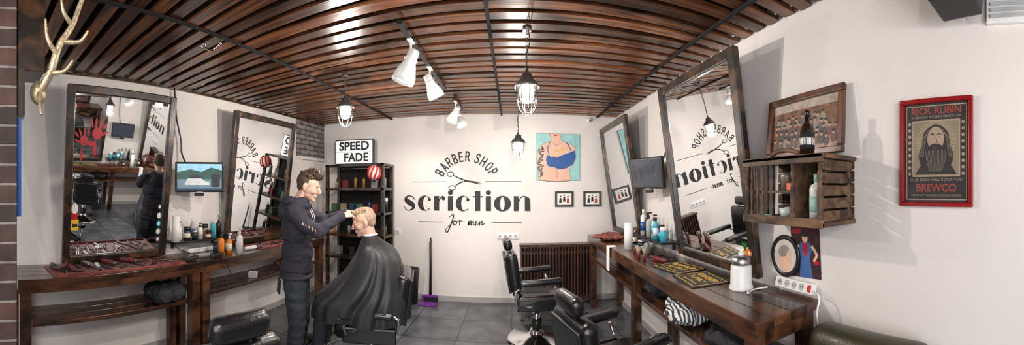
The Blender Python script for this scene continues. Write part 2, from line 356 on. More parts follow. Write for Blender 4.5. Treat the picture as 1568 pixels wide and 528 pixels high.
def cap(ch,X):
    t=.18
    def bx(x0,y0,x1,y1,z=0): b.rect(x0,y0,x1,y1,INK,z,X)
    def bowl(y0,y1,z,xr=.66):
        cy=(y0+y1)/2; h=(y1-y0)/2; b.strip([(.1,y1)]+arc(xr-h,cy,h,h,90,-90,16)+[(.1,y0)],[(.1,y1-t*.8)]+arc(xr-h,cy,h-t,h-t*.8,90,-90,16)+[(.1,y0+t*.8)],INK,z,False,X)
    if ch=='B': bx(0,0,t,1); bowl(.46,1,.0002,.60); bowl(0,.56,.0004,.66)
    elif ch=='R': bx(0,0,t,1); bowl(.42,1,.0002,.64); b.poly([(.28,.46),(.47,.46),(.70,0),(.50,0)],INK,.0004,X)
    elif ch=='P': bx(0,0,t,1); bowl(.40,1,.0002,.64)
    elif ch=='E':
        bx(0,0,t,1)
        for yy in (0,.43,.86): bx(.1,yy,.58,yy+.14,.0002)
    elif ch=='H': bx(0,0,t,1); bx(.52,0,.52+t,1); bx(.1,.43,.6,.57,.0002)
    elif ch=='A': b.poly([(0,0),(.19,0),(.45,1),(.27,1)],INK,0,X); b.poly([(.72,0),(.53,0),(.27,1),(.45,1)],INK,.0002,X); bx(.15,.22,.57,.36,.0004)
    elif ch=='O': b.strip(arc(.36,.5,.37,.52,0,360),arc(.36,.5,.37-t,.52-t*.8,0,360),INK,0,False,X)
    elif ch=='S': b.ribbon([(.60,.72,.15),(.50,.90,.15),(.32,.93,.15),(.13,.82,.16),(.16,.62,.17),(.34,.52,.18),(.53,.40,.17),(.56,.20,.16),(.36,.07,.15),(.16,.10,.15),(.06,.27,.15)],INK,0,7,X)
R=.372; word='BARBER SHOP'; cx,cy=0.0,.345
wd={'B':1.0,'A':1.05,'R':1.03,'E':.92,' ':.5,'S':.98,'H':1.03,'O':1.08,'P':.98}
tot=sum(wd[c] for c in word); span=134.0; acc=0
for c in word:
    mid=acc+wd[c]/2; acc+=wd[c]
    an=span/2-span*mid/tot
    if c!=' ': cap(c,T(cx,cy,0)@RZ(an)@T(-.036,R,0)@Matrix.Diagonal((.102,.150,1,1)))
b.ribbon([(-.20,.52,.012),(-.05,.455,.02),(.12,.41,.016),(.22,.385,.002)],INK,0)
b.ribbon([(-.17,.36,.012),(-.05,.425,.02),(.1,.425,.018),(.22,.40,.002)],INK,.0004)
b.strip(arc(-.235,.535,.055,.04,0,360),arc(-.235,.535,.043,.029,0,360),INK,.0003); b.strip(arc(-.21,.335,.055,.04,0,360),arc(-.21,.335,.043,.029,0,360),INK,.0003)
b.ell(-.04,.437,.009,.009,PAPER,.0008)
for x0,x1,yy in ((-.80,-.30,.425),(.28,.80,.425),(-.72,-.36,-.165),(.38,.80,-.165)): b.rect(x0,yy-.004,x1,yy+.004,INK,.0002)
def scr(P,w=.011): b.ribbon([(p[0],p[1],w*(p[2] if len(p)>2 else 1)) for p in P],INK,.0003,7,T(0,-.205,0)@Matrix.Diagonal((1.15,1.15,1,1)))
scr([(-.22,.10,.6),(-.17,.13,1),(-.165,.10,1.2),(-.20,0,1.4),(-.24,-.09,1.2),(-.265,-.08,.8),(-.24,-.03,.7),(-.17,.03,.6)])
scr([(-.17,.03,.6),(-.15,.055,.8),(-.17,.03,1.4),(-.155,0,1.2),(-.13,.01,.8),(-.12,.04,1),(-.145,.05,.8),(-.10,.045,.6),(-.085,.06,1),(-.08,.04,1),(-.085,0,1.3)])
scr([(-.085,.0,1.3),(-.08,.045,.8),(-.06,.052,.8),(-.045,.04,.6)])
scr([(.02,.0,1.3),(.035,.05,1.2),(.03,.0,1.2),(.05,.045,.7),(.06,.05,1.2),(.06,0,1.2),(.08,.045,.7),(.09,.05,1.2),(.09,.005,1.2),(.11,.01,.7),(.135,.04,1),(.12,.05,.9),(.115,.02,1.3),(.13,0,1),(.155,.02,.6),(.165,.05,1),(.165,0,1.2),(.18,.04,.7),(.20,.05,1.2),(.20,.005,1.1),(.24,.03,.6)])
b.done()
# ---------------- back wall objects
SKIN=M('painted_skin',(.74,.46,.34),.6,var=.06); TEAL=M('painted_teal',(.30,.58,.58),.6,var=.12); BLUE=M('painted_blue',(.02,.09,.30),.5); TATT=M('tattoo_ink',(.10,.09,.10),.6,var=.5,scale=40)
GOLD=M('gold_print',(.62,.42,.13),.5); LINE=M('painted_outline',(.20,.10,.08),.6)
b=B('pinup_canvas_painting',WM('B',.665,2.095,.002)); w,h=.635,.67
b.box((0,0,.014),(w,h,.028),TEAL,bev=.003); z=.0286
TP=[(p[0],p[1]) for p in catmull([(-.13,.333,0),(-.10,.24,0),(-.19,.20,0),(-.28,.13,0),(-.31,-.05,0),(-.29,-.20,0),(-.24,-.333,0),(.17,-.333,0),(.16,-.20,0),(.25,-.05,0),(.25,.12,0),(.18,.20,0),(.05,.24,0),(.05,.333,0)],5)]
b.poly(TP,SKIN,z); b.ribbon([(p[0],p[1],.005) for p in TP],LINE,z+.0004,1)
b.poly([(-.04,-.02),(.06,.03),(.15,.06),(.24,.10),(.26,.0),(.22,-.10),(.12,-.16),(.02,-.18),(-.12,-.12),(-.18,-.05),(-.16,.03)],BLUE,z+.0006)
b.ell(-.08,-.07,.09,.075,BLUE,z+.0008,20); b.ell(.14,-.04,.095,.08,BLUE,z+.0009,-10); b.ribbon([(-.13,.02,.012),(-.15,.12,.012),(-.12,.22,.012)],BLUE,z+.001); b.ribbon([(.2,.06,.012),(.16,.16,.012),(.10,.23,.012)],BLUE,z+.001)
b.ribbon([(-.02,-.16,.004),(-.01,-.24,.004),(-.03,-.33,.004)],LINE,z+.001); b.ribbon([(-.08,.20,.004),(-.02,.17,.005),(.03,.20,.004)],LINE,z+.001)
for k in range(26): b.ell(-.255+random.uniform(-.035,.035),.13-k*.016,.024,.012,TATT,z+.0012+k*.00002,random.uniform(0,180))
for k in range(8): b.ell(random.uniform(-.06,.08),.10+random.uniform(-.02,.03),.02,.01,GOLD,z+.0018+k*.00002,random.uniform(0,180))
b.ell(-.04,.315,.03,.010,RED,z+.0022); b.done()
for xc in (.757,1.178):
    b=B('small_framed_comic_print',WM('B',xc,1.49,.002)); w,h=.27,.225
    for c,s_ in (((0,h/2-.01,.01),(w,.02,.02)),((0,-h/2+.01,.01),(w,.02,.02)),((-w/2+.01,0,.01),(.02,h-.04,.02)),((w/2-.01,0,.01),(.02,h-.04,.02))): b.box(c,s_,BLACK)
    b.rect(-w/2+.01,-h/2+.01,w/2-.01,h/2-.01,M('print_olive',(.16,.17,.12),.6,var=.3),.006); b.rect(-w/2+.035,-h/2+.035,w/2-.035,h/2-.035,PAPER,.0065)
    for k,(px,py) in enumerate(((-.055,.0),(.0,.015),(.055,-.005))):
        b.ell(px,py+.028,.013,.016,SKIN,.008); b.poly([(px-.02,py-.055),(px+.02,py-.055),(px+.014,py+.012),(px-.014,py+.012)],RED if k==2 else INK,.0075); b.ell(px,py+.04,.014,.008,INK,.0085)
    b.done()
SOCK=M('socket_shadow_grey',(.45,.45,.45),.5)
b=B('wall_socket_strip',WM('B',-.06,.955,.001)); b.box((0,0,.006),(.31,.08,.012),WHITE,bev=.003)
for k in range(4):
    b.box((-.113+k*.075,0,.0125),(.066,.066,.004),WHITE,bev=.002); b.ell(-.113+k*.075,0,.021,.021,SOCK,.0148)
    b.ell(-.121+k*.075,0,.004,.004,INK,.0152); b.ell(-.105+k*.075,0,.004,.004,INK,.0152)
b.done()
b=B('wall_light_switch',WM('B',-1.71,.985,.001)); b.box((0,0,.006),(.08,.08,.012),WHITE,bev=.003); b.box((0,0,.014),(.05,.05,.006),SOCK,bev=.002); b.done()
b=B('dome_security_camera',WM('B',1.11,2.64,.0)); b.cyl((0,0,.0),(0,0,.05),.035,WHITE); b.cyl((0,.0,.04),(0,-.01,.12),.028,WHITE); b.sphere((0,-.012,.125),.03,WHITE); b.sphere((0,-.018,.142),.017,BLACK); b.done()
b=B('wooden_radiator_cover'); x0,x1=.12,1.16
RADW=wood('radiator_slat_wood',(.02,.007,.005),(.09,.03,.016),(20,20,2),.35,.2,.5)
b.box(((x0+x1)/2,4.79,.845),(x1-x0+.03,.16,.03),RADW,bev=.004); n=24
for k in range(n):
    xx=x0+.015+(x1-x0-.03)*k/(n-1); b.box((xx,4.725,.44),(.024,.018,.77),RADW,bev=.003)
for z in (.12,.74): b.box(((x0+x1)/2,4.745,z),(x1-x0,.015,.04),RADW)
b.box((x0+.01,4.80,.44),(.02,.13,.80),RADW); b.box((x1-.01,4.80,.44),(.02,.13,.80),RADW); b.box(((x0+x1)/2,4.83,.45),(x1-x0-.05,.05,.7),VOID)
for xx in (x0+.02,x1-.02): b.box((xx,4.79,.03),(.04,.12,.06),RADW)
b.done()
b=B('wooden_shelving_unit'); x0,x1,y0,y1=-2.70,-1.75,4.42,4.82
for xx in (x0+.025,x1-.025):
    for yy in (y0+.02,y1-.02): b.box((xx,yy,1.0),(.05,.04,2.0),FRAMEW,bev=.003)
for z in (.12,.62,.95,1.28,1.63,1.98): b.box(((x0+x1)/2,(y0+y1)/2,z),(x1-x0+.01,y1-y0,.035),FRAMEW,bev=.003)
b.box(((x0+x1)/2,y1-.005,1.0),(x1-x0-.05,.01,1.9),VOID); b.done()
b=B('lettered_light_box_sign',FM((-2.27,4.56,2.185),(.12,-1)))
b.box((0,0,0),(.60,.37,.09),BLACK,bev=.004); b.rect(-.285,-.17,.285,.17,M('lit_acrylic',(.80,.80,.78),.4,var=.01,es=.35),.0455)
b.text('SPEED',.175,INK,T(0,.03,.047),bold=.006,width=.47); b.text('FADE',.175,INK,T(.03,-.14,.047),bold=.006,width=.38); b.rect(-.285,-.003,.285,.0,BLACK,.046)
b.done()
b=B('striped_barber_lantern')
st=M('lantern_white',(.8,.72,.60),.5); c=Vector((-1.86,4.33,1.86))
b.sphere(c,(.085,.085,.105),st)
for k in range(8):
    a=k*pi/4; b.tube([(c.x+.089*math.sqrt(max(.0,1-t*t))*math.cos(a+.5*t),c.y+.089*math.sqrt(max(0,1-t*t))*math.sin(a+.5*t),c.z+.107*t) for t in [q/6 for q in range(-5,6)]],.013,RED,6)
b.cyl((c.x,c.y,c.z+.10),(c.x,c.y,c.z+.135),.03,BLACK); b.tube([(c.x,c.y,c.z+.13),(c.x,4.40,1.985)],.004,BLACK,6); b.cyl((c.x,c.y,c.z-.125),(c.x,c.y,c.z-.095),.03,BLACK); b.done()
b=B('yellow_measuring_tape',WM('B',-1.80,1.38,.002)); b.box((0,0,.003),(.028,1.0,.004),YEL)
for k in range(33): b.rect(-.014,-.49+k*.03,-.002,-.484+k*.03,INK,.0055)
b.done()
cols=[(.03,.03,.03),(.25,.25,.25),(.15,.02,.02),(.02,.06,.12),(.28,.22,.13),(.45,.45,.43),(.06,.12,.07),(.35,.15,.03)]
pm=[M('product_%d'%i,c,.35,var=.1) for i,c in enumerate(cols)]
def bottle(b,x,y,z,h,r,mat,cap=BLACK,kind=0,label=None):
    if kind==0: pr=[(0,0),(r,0),(r,h*.68),(r*.8,h*.76),(r*.35,h*.80),(r*.35,h*.84)]; cp=[(r*.42,h*.83),(r*.42,h),(0,h)]
    elif kind==1: pr=[(0,0),(r,0),(r,h*.78),(r*.9,h*.80)]; cp=[(r*1.04,h*.74),(r*1.04,h),(0,h)]
    else: pr=[(0,0),(r,0),(r,h*.6),(r*.75,h*.68),(r*.3,h*.72),(r*.3,h*.8)]; cp=[(r*.38,h*.74),(r*.38,h*.86),(r*.15,h*.88),(r*.15,h*.96)]
    b.lathe(pr,mat,T(x,y,z),16); b.lathe(cp,cap,T(x,y,z),16)
    if kind==2: b.box((x+.012,y,z+h*.97),(r*1.5,.016,h*.06),cap,bev=.003)
    if label: b.lathe([(r*1.02,h*.18),(r*1.02,h*.52)],label,T(x,y,z),16)
b=B('shelf_product_assortment')
for z,n in ((.637,4),(.967,5),(1.297,7),(1.647,6)):
    for k in range(n):
        xx=-2.60+.78*k/(n-1)+random.uniform(-.02,.02); yy=4.55+random.uniform(0,.12); q=random.choice(pm)
        if random.random()<.4: b.box((xx,yy,z+.06),(random.uniform(.05,.1),.09,.12),q,(0,0,random.uniform(-15,15)),.003)
        else: bottle(b,xx,yy,z,random.uniform(.12,.22),random.uniform(.022,.032),q,random.choice([BLACK,BLACK,WHITE]),random.choice((0,1,2)))
b.done()
b=B('black_trash_bin',T(-1.46,4.68,0)); b.lathe([(0,0),(.12,0),(.145,.46),(.15,.47),(.15,.49),(.13,.49),(.125,.06),(0,.06)],M('bin_black',(.02,.02,.022),.45),seg=28); b.done()
b=B('pale_floor_tray',T(-1.55,4.40,0)); b.box((0,0,.008),(.34,.20,.014),M('pale_tray',(.6,.58,.54),.5),bev=.003); b.done()
PURP=M('purple_plastic',(.16,.03,.26),.4)
b=B('dustpan_with_broom',T(-1.18,4.72,0)); b.box((0,-.03,.012),(.24,.22,.02),PURP,bev=.006); b.box((0,.06,.05),(.24,.02,.08),PURP,bev=.006); b.tube([(0,.05,.05),(-.0,.09,.5),(-.01,.12,.87)],[.011,.011,.012],BLACK,10)
b.box((.03,.02,.1),(.20,.04,.03),PURP,bev=.006); b.box((.03,.02,.06),(.2,.035,.07),BLACK); b.tube([(.03,.02,.1),(.01,.10,.6),(.0,.13,.92)],.010,BLACK,10); b.done()
# ---------------- counters
b=B('left_barber_counter'); X0,X1=XL+.005,-2.53
for k in range(4): b.box((X0+.0625+k*.125-.0,2.2,.925),(.1235,3.8,.05),DARKW,bev=.004)
b.box((X1-.015,2.2,.875),(.03,3.8,.06),DARKW)
for yy in (.36,1.90,2.02,4.04):
    b.box((X1-.05,yy,.425),(.09,.09,.85),DARKW,bev=.006); b.box((X0+.05,yy,.425),(.08,.08,.85),DARKW,bev=.006); b.box((X0+.25,yy,.84),(.42,.07,.08),DARKW)
for k in range(3): b.box((X0+.09+k*.125,1.15,.57),(.12,1.45,.04),DARKW,bev=.006)
for k in range(3): b.box((X0+.09+k*.125,3.03,.60),(.12,1.95,.04),DARKW,bev=.006)
b.done()
b=B('right_barber_counter'); X0,X1=1.05,XR-.005
for k in range(4): b.box((X0+.06+k*.1205,2.92,.975),(.119,3.44,.05),DARKW,bev=.004)
b.box((X0+.015,2.92,.925),(.03,3.44,.06),DARKW)
for yy in (1.28,2.9,4.55):
    b.box((X0+.06,yy,.475),(.08,.08,.95),DARKW,bev=.006); b.box((X1-.05,yy,.475),(.08,.08,.95),DARKW,bev=.006); b.box((X0+.24,yy,.89),(.40,.06,.08),DARKW)
for k in range(3): b.box((X0+.11+k*.125,2.92,.68),(.12,3.2,.035),DARKW,bev=.006)
b.done()
def wshelf(side,yc,w,z):
    b=B('bracket_ledge',WM(side,yc,z,0)); b.box((0,-.01,.10),(w,.02,.20),BLACK,bev=.003)
    for s_ in (-1,1): b.box((s_*w*.38,-.05,.02),(.02,.08,.03),BLACK)
    b.done()
wshelf('L',2.21,.72,1.099); wshelf('R',3.22,.72,1.129)
AMB=M('amber_liquid',(.80,.22,.02),.2,coat=.4); CYAN=M('cyan_plastic',(.05,.42,.55),.3); DBLUE=M('deep_blue_plastic',(.03,.10,.35),.3); CREAM=M('cream_label',(.75,.70,.55),.6)
def roll(name,x,y,z,h=.25,r=.05):
    b=B(name,T(x,y,z)); b.lathe([(0,0),(r,0),(r,h),(r*.4,h),(r*.4,h-.01),(0,h-.01)],PAPER,seg=24); b.done()
roll('paper_towel_roll',-2.88,1.90,1.10,.26,.04)
roll('paper_towel_roll',1.21,3.39,1.0,.275,.045)
for (x,y,h,r,m,cp,k,lb) in ((-2.93,1.97,.20,.028,WHITE,BLACK,2,None),(-2.90,2.05,.14,.035,pm[0],BLACK,1,CREAM),(-2.93,2.14,.22,.026,pm[5],WHITE,0,DBLUE),(-2.90,2.22,.17,.030,WHITE,BLACK,2,CREAM),(-2.93,2.31,.15,.034,pm[4],BLACK,1,None),(-2.90,2.40,.20,.026,CYAN,WHITE,0,None),(-2.92,2.50,.24,.030,BLACK,STEEL,2,None),(-2.86,2.12,.10,.03,BLACK,STEEL,1,None),(-2.86,2.30,.09,.03,pm[2],BLACK,1,CREAM)):
    b=B('hair_product_bottle',T(x,y,1.10)); bottle(b,0,0,0,h,r,m,cp,k,lb); b.done()
for (x,y,h,r,m,cp,k,lb) in ((-2.68,2.33,.24,.034,AMB,BLACK,2,None),(-2.64,2.41,.22,.030,AMB,WHITE,2,CREAM),(-2.60,2.52,.27,.036,WHITE,WHITE,2,None),(-2.80,2.52,.18,.03,BLACK,BLACK,0,None),(-2.80,2.36,.12,.035,pm[3],BLACK,1,None),(-2.73,2.62,.14,.03,WHITE,BLACK,1,None),(-2.72,2.46,.20,.03,pm[7],BLACK,2,CREAM)):
    b=B('spray_bottle' if k==2 else 'hair_product_bottle',T(x,y,.95)); bottle(b,0,0,0,h,r,m,cp,k,lb); b.done()
for (x,y,h,r,m,cp,k,lb) in ((1.40,2.93,.14,.035,CYAN,WHITE,1,None),(1.42,3.02,.15,.030,DBLUE,BLACK,1,CYAN),(1.40,3.11,.22,.028,CYAN,BLACK,0,WHITE),(1.42,3.20,.24,.028,WHITE,BLACK,2,CYAN),(1.40,3.29,.26,.03,pm[5],BLACK,2,None),(1.42,3.38,.25,.026,BLACK,BLACK,0,None),(1.41,3.47,.28,.03,WHITE,WHITE,0,DBLUE)):
    b=B('hair_product_bottle',T(x,y,1.13)); bottle(b,0,0,0,h,r,m,cp,k,lb); b.done()
for (x,y,h,r,m,cp,k,lb) in ((1.28,3.20,.12,.035,BLACK,STEEL,1,CREAM),(1.20,3.12,.09,.035,pm[2],BLACK,1,None),(1.27,3.04,.14,.028,pm[1],BLACK,0,None),(1.38,3.65,.16,.03,BLACK,STEEL,0,CREAM)):
    b=B('pomade_jar',T(x,y,1.0)); bottle(b,0,0,0,h,r,m,cp,k,lb); b.done()
def mat_tools(name,x0,x1,y0,y1,z,mm=LEATH_R):
    b=B(name); b.box(((x0+x1)/2,(y0+y1)/2,z+.004),(x1-x0,y1-y0,.008),mm,bev=.003)
    b.tube([(x1-.02,y0+.02,z+.014),(x1-.02,y1-.02,z+.014)],.012,mm,8)
    return b.done()
mat_tools('leather_tool_mat',-2.93,-2.54,.58,1.80,.95); mat_tools('leather_tool_mat',-2.91,-2.58,2.85,3.7,.95)
def scissors(b,x,y,z,a):
    X=T(x,y,z)@RZ(a)
    def q(P,r): 
        b.tube([tuple(X@Vector(p)) for p in P],r,STEEL,6)
    q([(-.02,.006,0),(.09,-.004,0)],[.005,.001]); q([(-.02,-.006,0),(.09,.004,.003)],[.005,.001]); q([(-.02,.006,0),(-.06,-.012,0)],.003); q([(-.02,-.006,0),(-.06,.012,0)],.003)
    for s_ in (-1,1): b.tube([tuple(X@Vector((-.078+.018*math.cos(t*pi/5),s_*.018+.014*math.sin(t*pi/5),0))) for t in range(10)],.0028,BLACK,6,True)
def comb(b,x,y,z,a,m=BLACK,l=.18):
    X=T(x,y,z)@RZ(a)
    def bx(c,s_): 
        bm=bmesh.new(); bmesh.ops.create_cube(bm,size=1); bmesh.ops.scale(bm,vec=s_,verts=bm.verts); b.add(bm,m,False,X@T(*c))
    bx((0,.01,0),(l,.012,.004))
    for k in range(22): bx((-l/2+.006+k*(l-.012)/21,-.006,0),(.003,.022,.003))
def clipper(b,x,y,z,a,m=BLACK):
    X=T(x,y,z+.02)@RZ(a); me=organic([('c',(-.07,0,0),(.05,0,.004),.019,.023),('c',(.03,0,.003),(.07,0,.006),.022,.018)],.005,2); b.addmesh(me,m,X); bpy.data.meshes.remove(me)
    bm=bmesh.new(); bmesh.ops.create_cube(bm,size=1); bmesh.ops.scale(bm,vec=(.02,.042,.012),verts=bm.verts); b.add(bm,STEEL,False,X@T(.092,0,.008))
b=B('barber_tool_set')
y=.64
for k in range(34):
    xx=(-2.83,-2.73,-2.64)[k%3]; c=random.random()
    if c<.35: scissors(b,xx,y,.966,random.uniform(-40,40))
    elif c<.75: comb(b,xx,y,.966,random.uniform(-45,45),random.choice((BLACK,BLACK,STEEL,WHITE,pm[2])),.16)
    else: clipper(b,xx,y,.958,random.uniform(-40,40),random.choice((BLACK,BLACK,pm[2],STEEL)))
    y+=.033
b.done()
b=B('barber_tool_set')
for k in range(10):
    xx=random.choice((-2.80,-2.70,-2.66)); y=2.92+k*.075
    (scissors if k%2 else comb)(b,xx,y,.966,random.uniform(-40,40))
clipper(b,-2.66,2.75,.952,80,WHITE); b.done()
b=B('electric_clipper_set')
clipper(b,-2.62,1.90,.95,100); clipper(b,-2.68,2.08,.95,70,pm[1]); clipper(b,-2.60,2.2,.95,95); b.tube(catmull([(-2.62,1.84,.965),(-2.55,1.95,.956),(-2.6,2.05,.956),(-2.51,2.2,.957),(-2.50,2.3,.8),(-2.6,2.5,.66),(-2.7,2.3,.63)],8),.004,BLACK,6)
b.tube(catmull([(-2.7,2.08,.96),(-2.8,2.2,.956),(-2.87,2.1,.957),(-2.98,2.0,1.0),(-3.0,1.95,1.05)],8),.004,BLACK,6); b.done()
b=B('power_strip',T(-2.95,2.25,.951)@RZ(90)); b.box((0,0,.025),(.34,.06,.05),WHITE,bev=.008)
for k in range(5): b.ell(-.13+k*.06,0,.02,.02,SOCK,.0505)
b.done()
b=B('power_strip',WM('R',1.375,1.045,.0)@RX(-18)); b.box((0,0,.03),(.30,.065,.045),WHITE,bev=.008)
for k in range(4): b.ell(-.105+k*.058,0,.021,.021,SOCK,.0532); b.ell(-.113+k*.058,0,.004,.004,INK,.0535); b.ell(-.097+k*.058,0,.004,.004,INK,.0535)
b.box((.128,0,.054),(.025,.04,.008),RED,bev=.003)
b.done()
b=B('white_power_cable'); b.tube(catmull([(1.49,1.215,1.05),(1.46,1.15,1.04),(1.44,1.15,.95),(1.47,1.17,.8),(1.40,1.18,.6),(1.3,1.22,.45)],8),.006,WHITE,8); b.tube(catmull([(1.45,1.55,1.02),(1.38,1.60,1.008),(1.30,1.56,1.008),(1.33,1.60,1.01)],8),.005,WHITE,8); b.done()
b=B('white_clipper_charger',T(1.35,1.69,1.0)); b.lathe([(0,0),(.078,0),(.080,.01),(.070,.03),(.068,.14),(.060,.155)],WHITE); b.lathe([(.060,.153),(.064,.165),(.062,.20),(.04,.21),(0,.211)],STEEL); b.lathe([(.0,.205),(.018,.211),(.018,.232),(0,.235)],WHITE); b.done()
for (x,y,a) in ((1.28,2.40,10),(1.25,2.02,-6)):
    b=B('printed_barber_mat',T(x,y,1.0)@RZ(-90+a)); b.box((0,0,.004),(.35,.29,.008),M('rubber_black',(.02,.02,.02),.6),bev=.003)
    for x0,y0,x1,y1 in ((-.16,-.127,.16,-.12),(-.16,.12,.16,.127),(-.16,-.12,-.153,.12),(.153,-.12,.16,.12)): b.rect(x0,y0,x1,y1,YEL,.0083)
    b.text('BARBER',.075,YEL,T(0,.03,.0084),bold=.001,width=.26); b.text('SUPPLY',.06,YEL,T(0,-.04,.0084),bold=.001,width=.22); b.text('clean & sharp',.04,YEL,T(0,-.095,.0084),width=.2); b.done()
def cloth(name,c,size,mat,seed=0):
    pr=[('e',(random.uniform(-.3,.3)*size[0],random.uniform(-.3,.3)*size[1],size[2]*.45),(size[0]*random.uniform(.25,.45),size[1]*random.uniform(.25,.45),size[2]*random.uniform(.3,.42)),(0,0,random.uniform(0,180))) for k in range(7)]
    def d(co):
        p=co*14+Vector((seed*7.1,0,0)); return .022*(1-abs(noise.noise(p))*3)*.6+.008*noise.noise(co*40)
    me=organic(pr,.011,3,d)
    mz=min(v.co.z for v in me.vertices)
    for v in me.vertices: v.co.z-=mz
    b=B(name,T(*c)); b.addmesh(me,mat); b.done()
DCL=M('dark_cloth',(.02,.02,.024),.8)
cloth('crumpled_oxblood_towel',(1.22,4.12,1.001),(.26,.50,.06),LEATH_R,1)
cloth('dark_crumpled_cap',(-2.70,1.66,.591),(.30,.32,.18),DCL,2)
cloth('brown_leather_pouch',(-2.72,3.55,.621),(.25,.35,.12),M('brown_leather',(.16,.06,.035),.6),3)
cloth('striped_cloth',(1.22,2.14,.70),(.34,.42,.17),stripes('striped_fabric',(.75,.75,.74),(.04,.04,.05),14),4)
cloth('black_clothes_pile',(1.28,2.70,.70),(.30,.32,.18),DCL,5)
cloth('black_clothes_pile',(1.25,1.60,.70),(.32,.36,.13),DCL,6)
b=B('folded_card',T(-2.66,2.78,.625)@RZ(30)); b.box((0,0,.035),(.10,.004,.075),PAPER,(25,0,0)); b.box((0,.035,.035),(.10,.004,.075),PAPER,(-25,0,0)); b.done()
b=B('metal_bucket',T(1.20,2.62,0)); b.lathe([(0,0),(.10,0),(.135,.30),(.14,.305),(.135,.31),(.125,.30),(.095,.02),(0,.02)],STEEL); b.tube([(.135*math.cos(t*pi/8),-.02,.30+.12*math.sin(t*pi/8)) for t in range(9)],.004,STEEL,6); b.done()
b=B('small_tool_jar',T(1.36,3.78,1.0)); b.lathe([(0,0),(.04,0),(.045,.12),(.04,.12),(.035,.01),(0,.01)],pm[2])
for k in range(7):
    a=k*.9; b.tube([(0.01*math.cos(a),.01*math.sin(a),.02),(.035*math.cos(a),.035*math.sin(a),.20)],.004,random.choice((STEEL,BLACK,WHITE)),6)
b.done()
b=B('white_hand_towel',T(1.04,3.55,.88)); b.box((-.010,0,.0),(.012,.09,.26),PAPER,bev=.004); b.box((.03,0,.128),(.09,.09,.012),PAPER,bev=.004); b.done()
b=B('shaving_brush_set')
for (x,y) in ((1.14,2.78),(1.12,2.86),(1.14,2.95)):
    z=1.0
    b.lathe([(0,0),(.016,0),(.012,.03),(.018,.045),(.010,.055)],pm[2],T(x,y,z),12); b.lathe([(.010,.05),(.022,.10),(.012,.11),(0,.112)],M('badger_hair',(.35,.28,.2),.8),T(x,y,z),12)
b.done()
b=B('loose_tool_pile')
for k in range(7): (scissors if k%2 else comb)(b,1.32+random.uniform(-.05,.05),2.66+k*.045,1.005,random.uniform(0,180))
clipper(b,1.24,2.68,1.0,110,pm[2]); b.done()
# ---------------- right wall things
b=B('spindle_wall_crate'); x0,x1,y0,y1,z0,z1=1.24,XR-.002,.97,1.53,1.45,1.80
for k in range(3):
    b.box((x0+.05+k*.1,(y0+y1)/2,z0+.012),(.096,y1-y0+.02,.024),CRATE,bev=.004); b.box((x0+.048+k*.099,(y0+y1)/2,z1-.010),(.096,y1-y0+.03,.022),CRATE,bev=.004)
b.box((x0+.008,(y0+y1)/2,z1-.022),(.016,y1-y0+.02,.042),CRATE,bev=.003); b.box((x0+.008,(y0+y1)/2,z0+.018),(.016,y1-y0+.02,.045),CRATE,bev=.003)
for k in range(5): b.box((x1-.008,(y0+y1)/2,z0+.055+k*.065),(.01,y1-y0,.058),CRATE)
sp=[(.012,0),(.016,.01),(.016,.035),(.008,.05),(.013,.08),(.016,.14),(.010,.19),(.007,.21),(.014,.225),(.014,.24),(.009,.255),(.012,.29),(.014,.31)]
for (x,y) in ((x0+.018,y0+.016),(x1-.04,y0+.016),(x0+.018,y1-.016),(x0+.018,1.16)): b.lathe(sp,CRATE,T(x,y,z0+.02),12)
for k in range(4): b.lathe([(r*.6,z) for r,z in sp],CRATE,T(x0+.075+k*.05,y1-.016,z0+.02),10)
for k in range(5): b.box((x0+.15,y0+.012,z0+.05+k*.062),(.26,.012,.052),CRATE,bev=.003)
for k in range(3): b.lathe([(r*.5,z) for r,z in sp],CRATE,T(x0+.012,y1-.06-k*.045,z0+.02),10)
b.box(((x0+x1)/2,1.16,(z0+z1)/2),(x1-x0-.05,.014,z1-z0-.04),CRATE); b.box(((x0+x1)/2+.01,1.345,z0+.165),(x1-x0-.04,.36,.014),CRATE)
b.tube(catmull([(x0+.02,1.12,z1+.008),(x0+.015,1.18,z1+.028),(x0+.015,1.26,z1+.028),(x0+.02,1.32,z1+.008)],6),.012,CRATE,8)
b.done()
b=B('white_lotion_bottle',T(1.33,1.065,1.476)); bottle(b,0,0,0,.23,.036,WHITE,M('pale_green',(.35,.6,.45),.4),0,M('mint_label',(.4,.65,.55),.5)); b.done()
b=B('metal_jar',T(1.36,1.30,1.623)); b.lathe([(0,0),(.035,0),(.035,.07),(.037,.075),(.037,.09),(0,.09)],M('tin_grey',(.35,.33,.3),.4,.6)); b.done()
b=B('small_carton_box',T(1.33,1.22,1.623)); b.box((0,0,.02),(.05,.06,.04),M('orange_sticker',(0,0,0)),bev=.002); b.done()
b=B('glass_bowl',T(1.33,1.26,1.476)); b.lathe([(0,0),(.035,0),(.05,.055),(.053,.055),(.04,0.003),(0,.004)],M('frosted_glass',(.6,.63,.65),.2,coat=.5)); b.sphere((0,0,.04),(.035,.035,.02),PAPER); b.done()
b=B('business_card_stack',T(1.29,1.42,1.476)); b.box((0,0,.008),(.055,.09,.012),M('mint_label',(0,0,0)),(0,0,20)); b.done()
b=B('framed_group_photo',WM('R',1.29,1.815,.055,-6)@RZ(2)@T(0,.19,0)); w,h=.58,.38; BRF=wood('brown_frame',(.05,.018,.010),(.19,.07,.035),(9,9,9),.4,.3,.3)
for c,s_ in (((0,h/2-.02,.01),(w,.04,.03)),((0,-h/2+.02,.01),(w,.04,.03)),((-w/2+.02,0,.01),(.04,h-.08,.03)),((w/2-.02,0,.01),(.04,h-.08,.03))): b.box(c,s_,BRF,bev=.006)
b.rect(-w/2+.03,-h/2+.03,w/2-.03,h/2-.03,M('photo_backdrop',(.20,.10,.06),.35,var=.7,scale=14),.004)
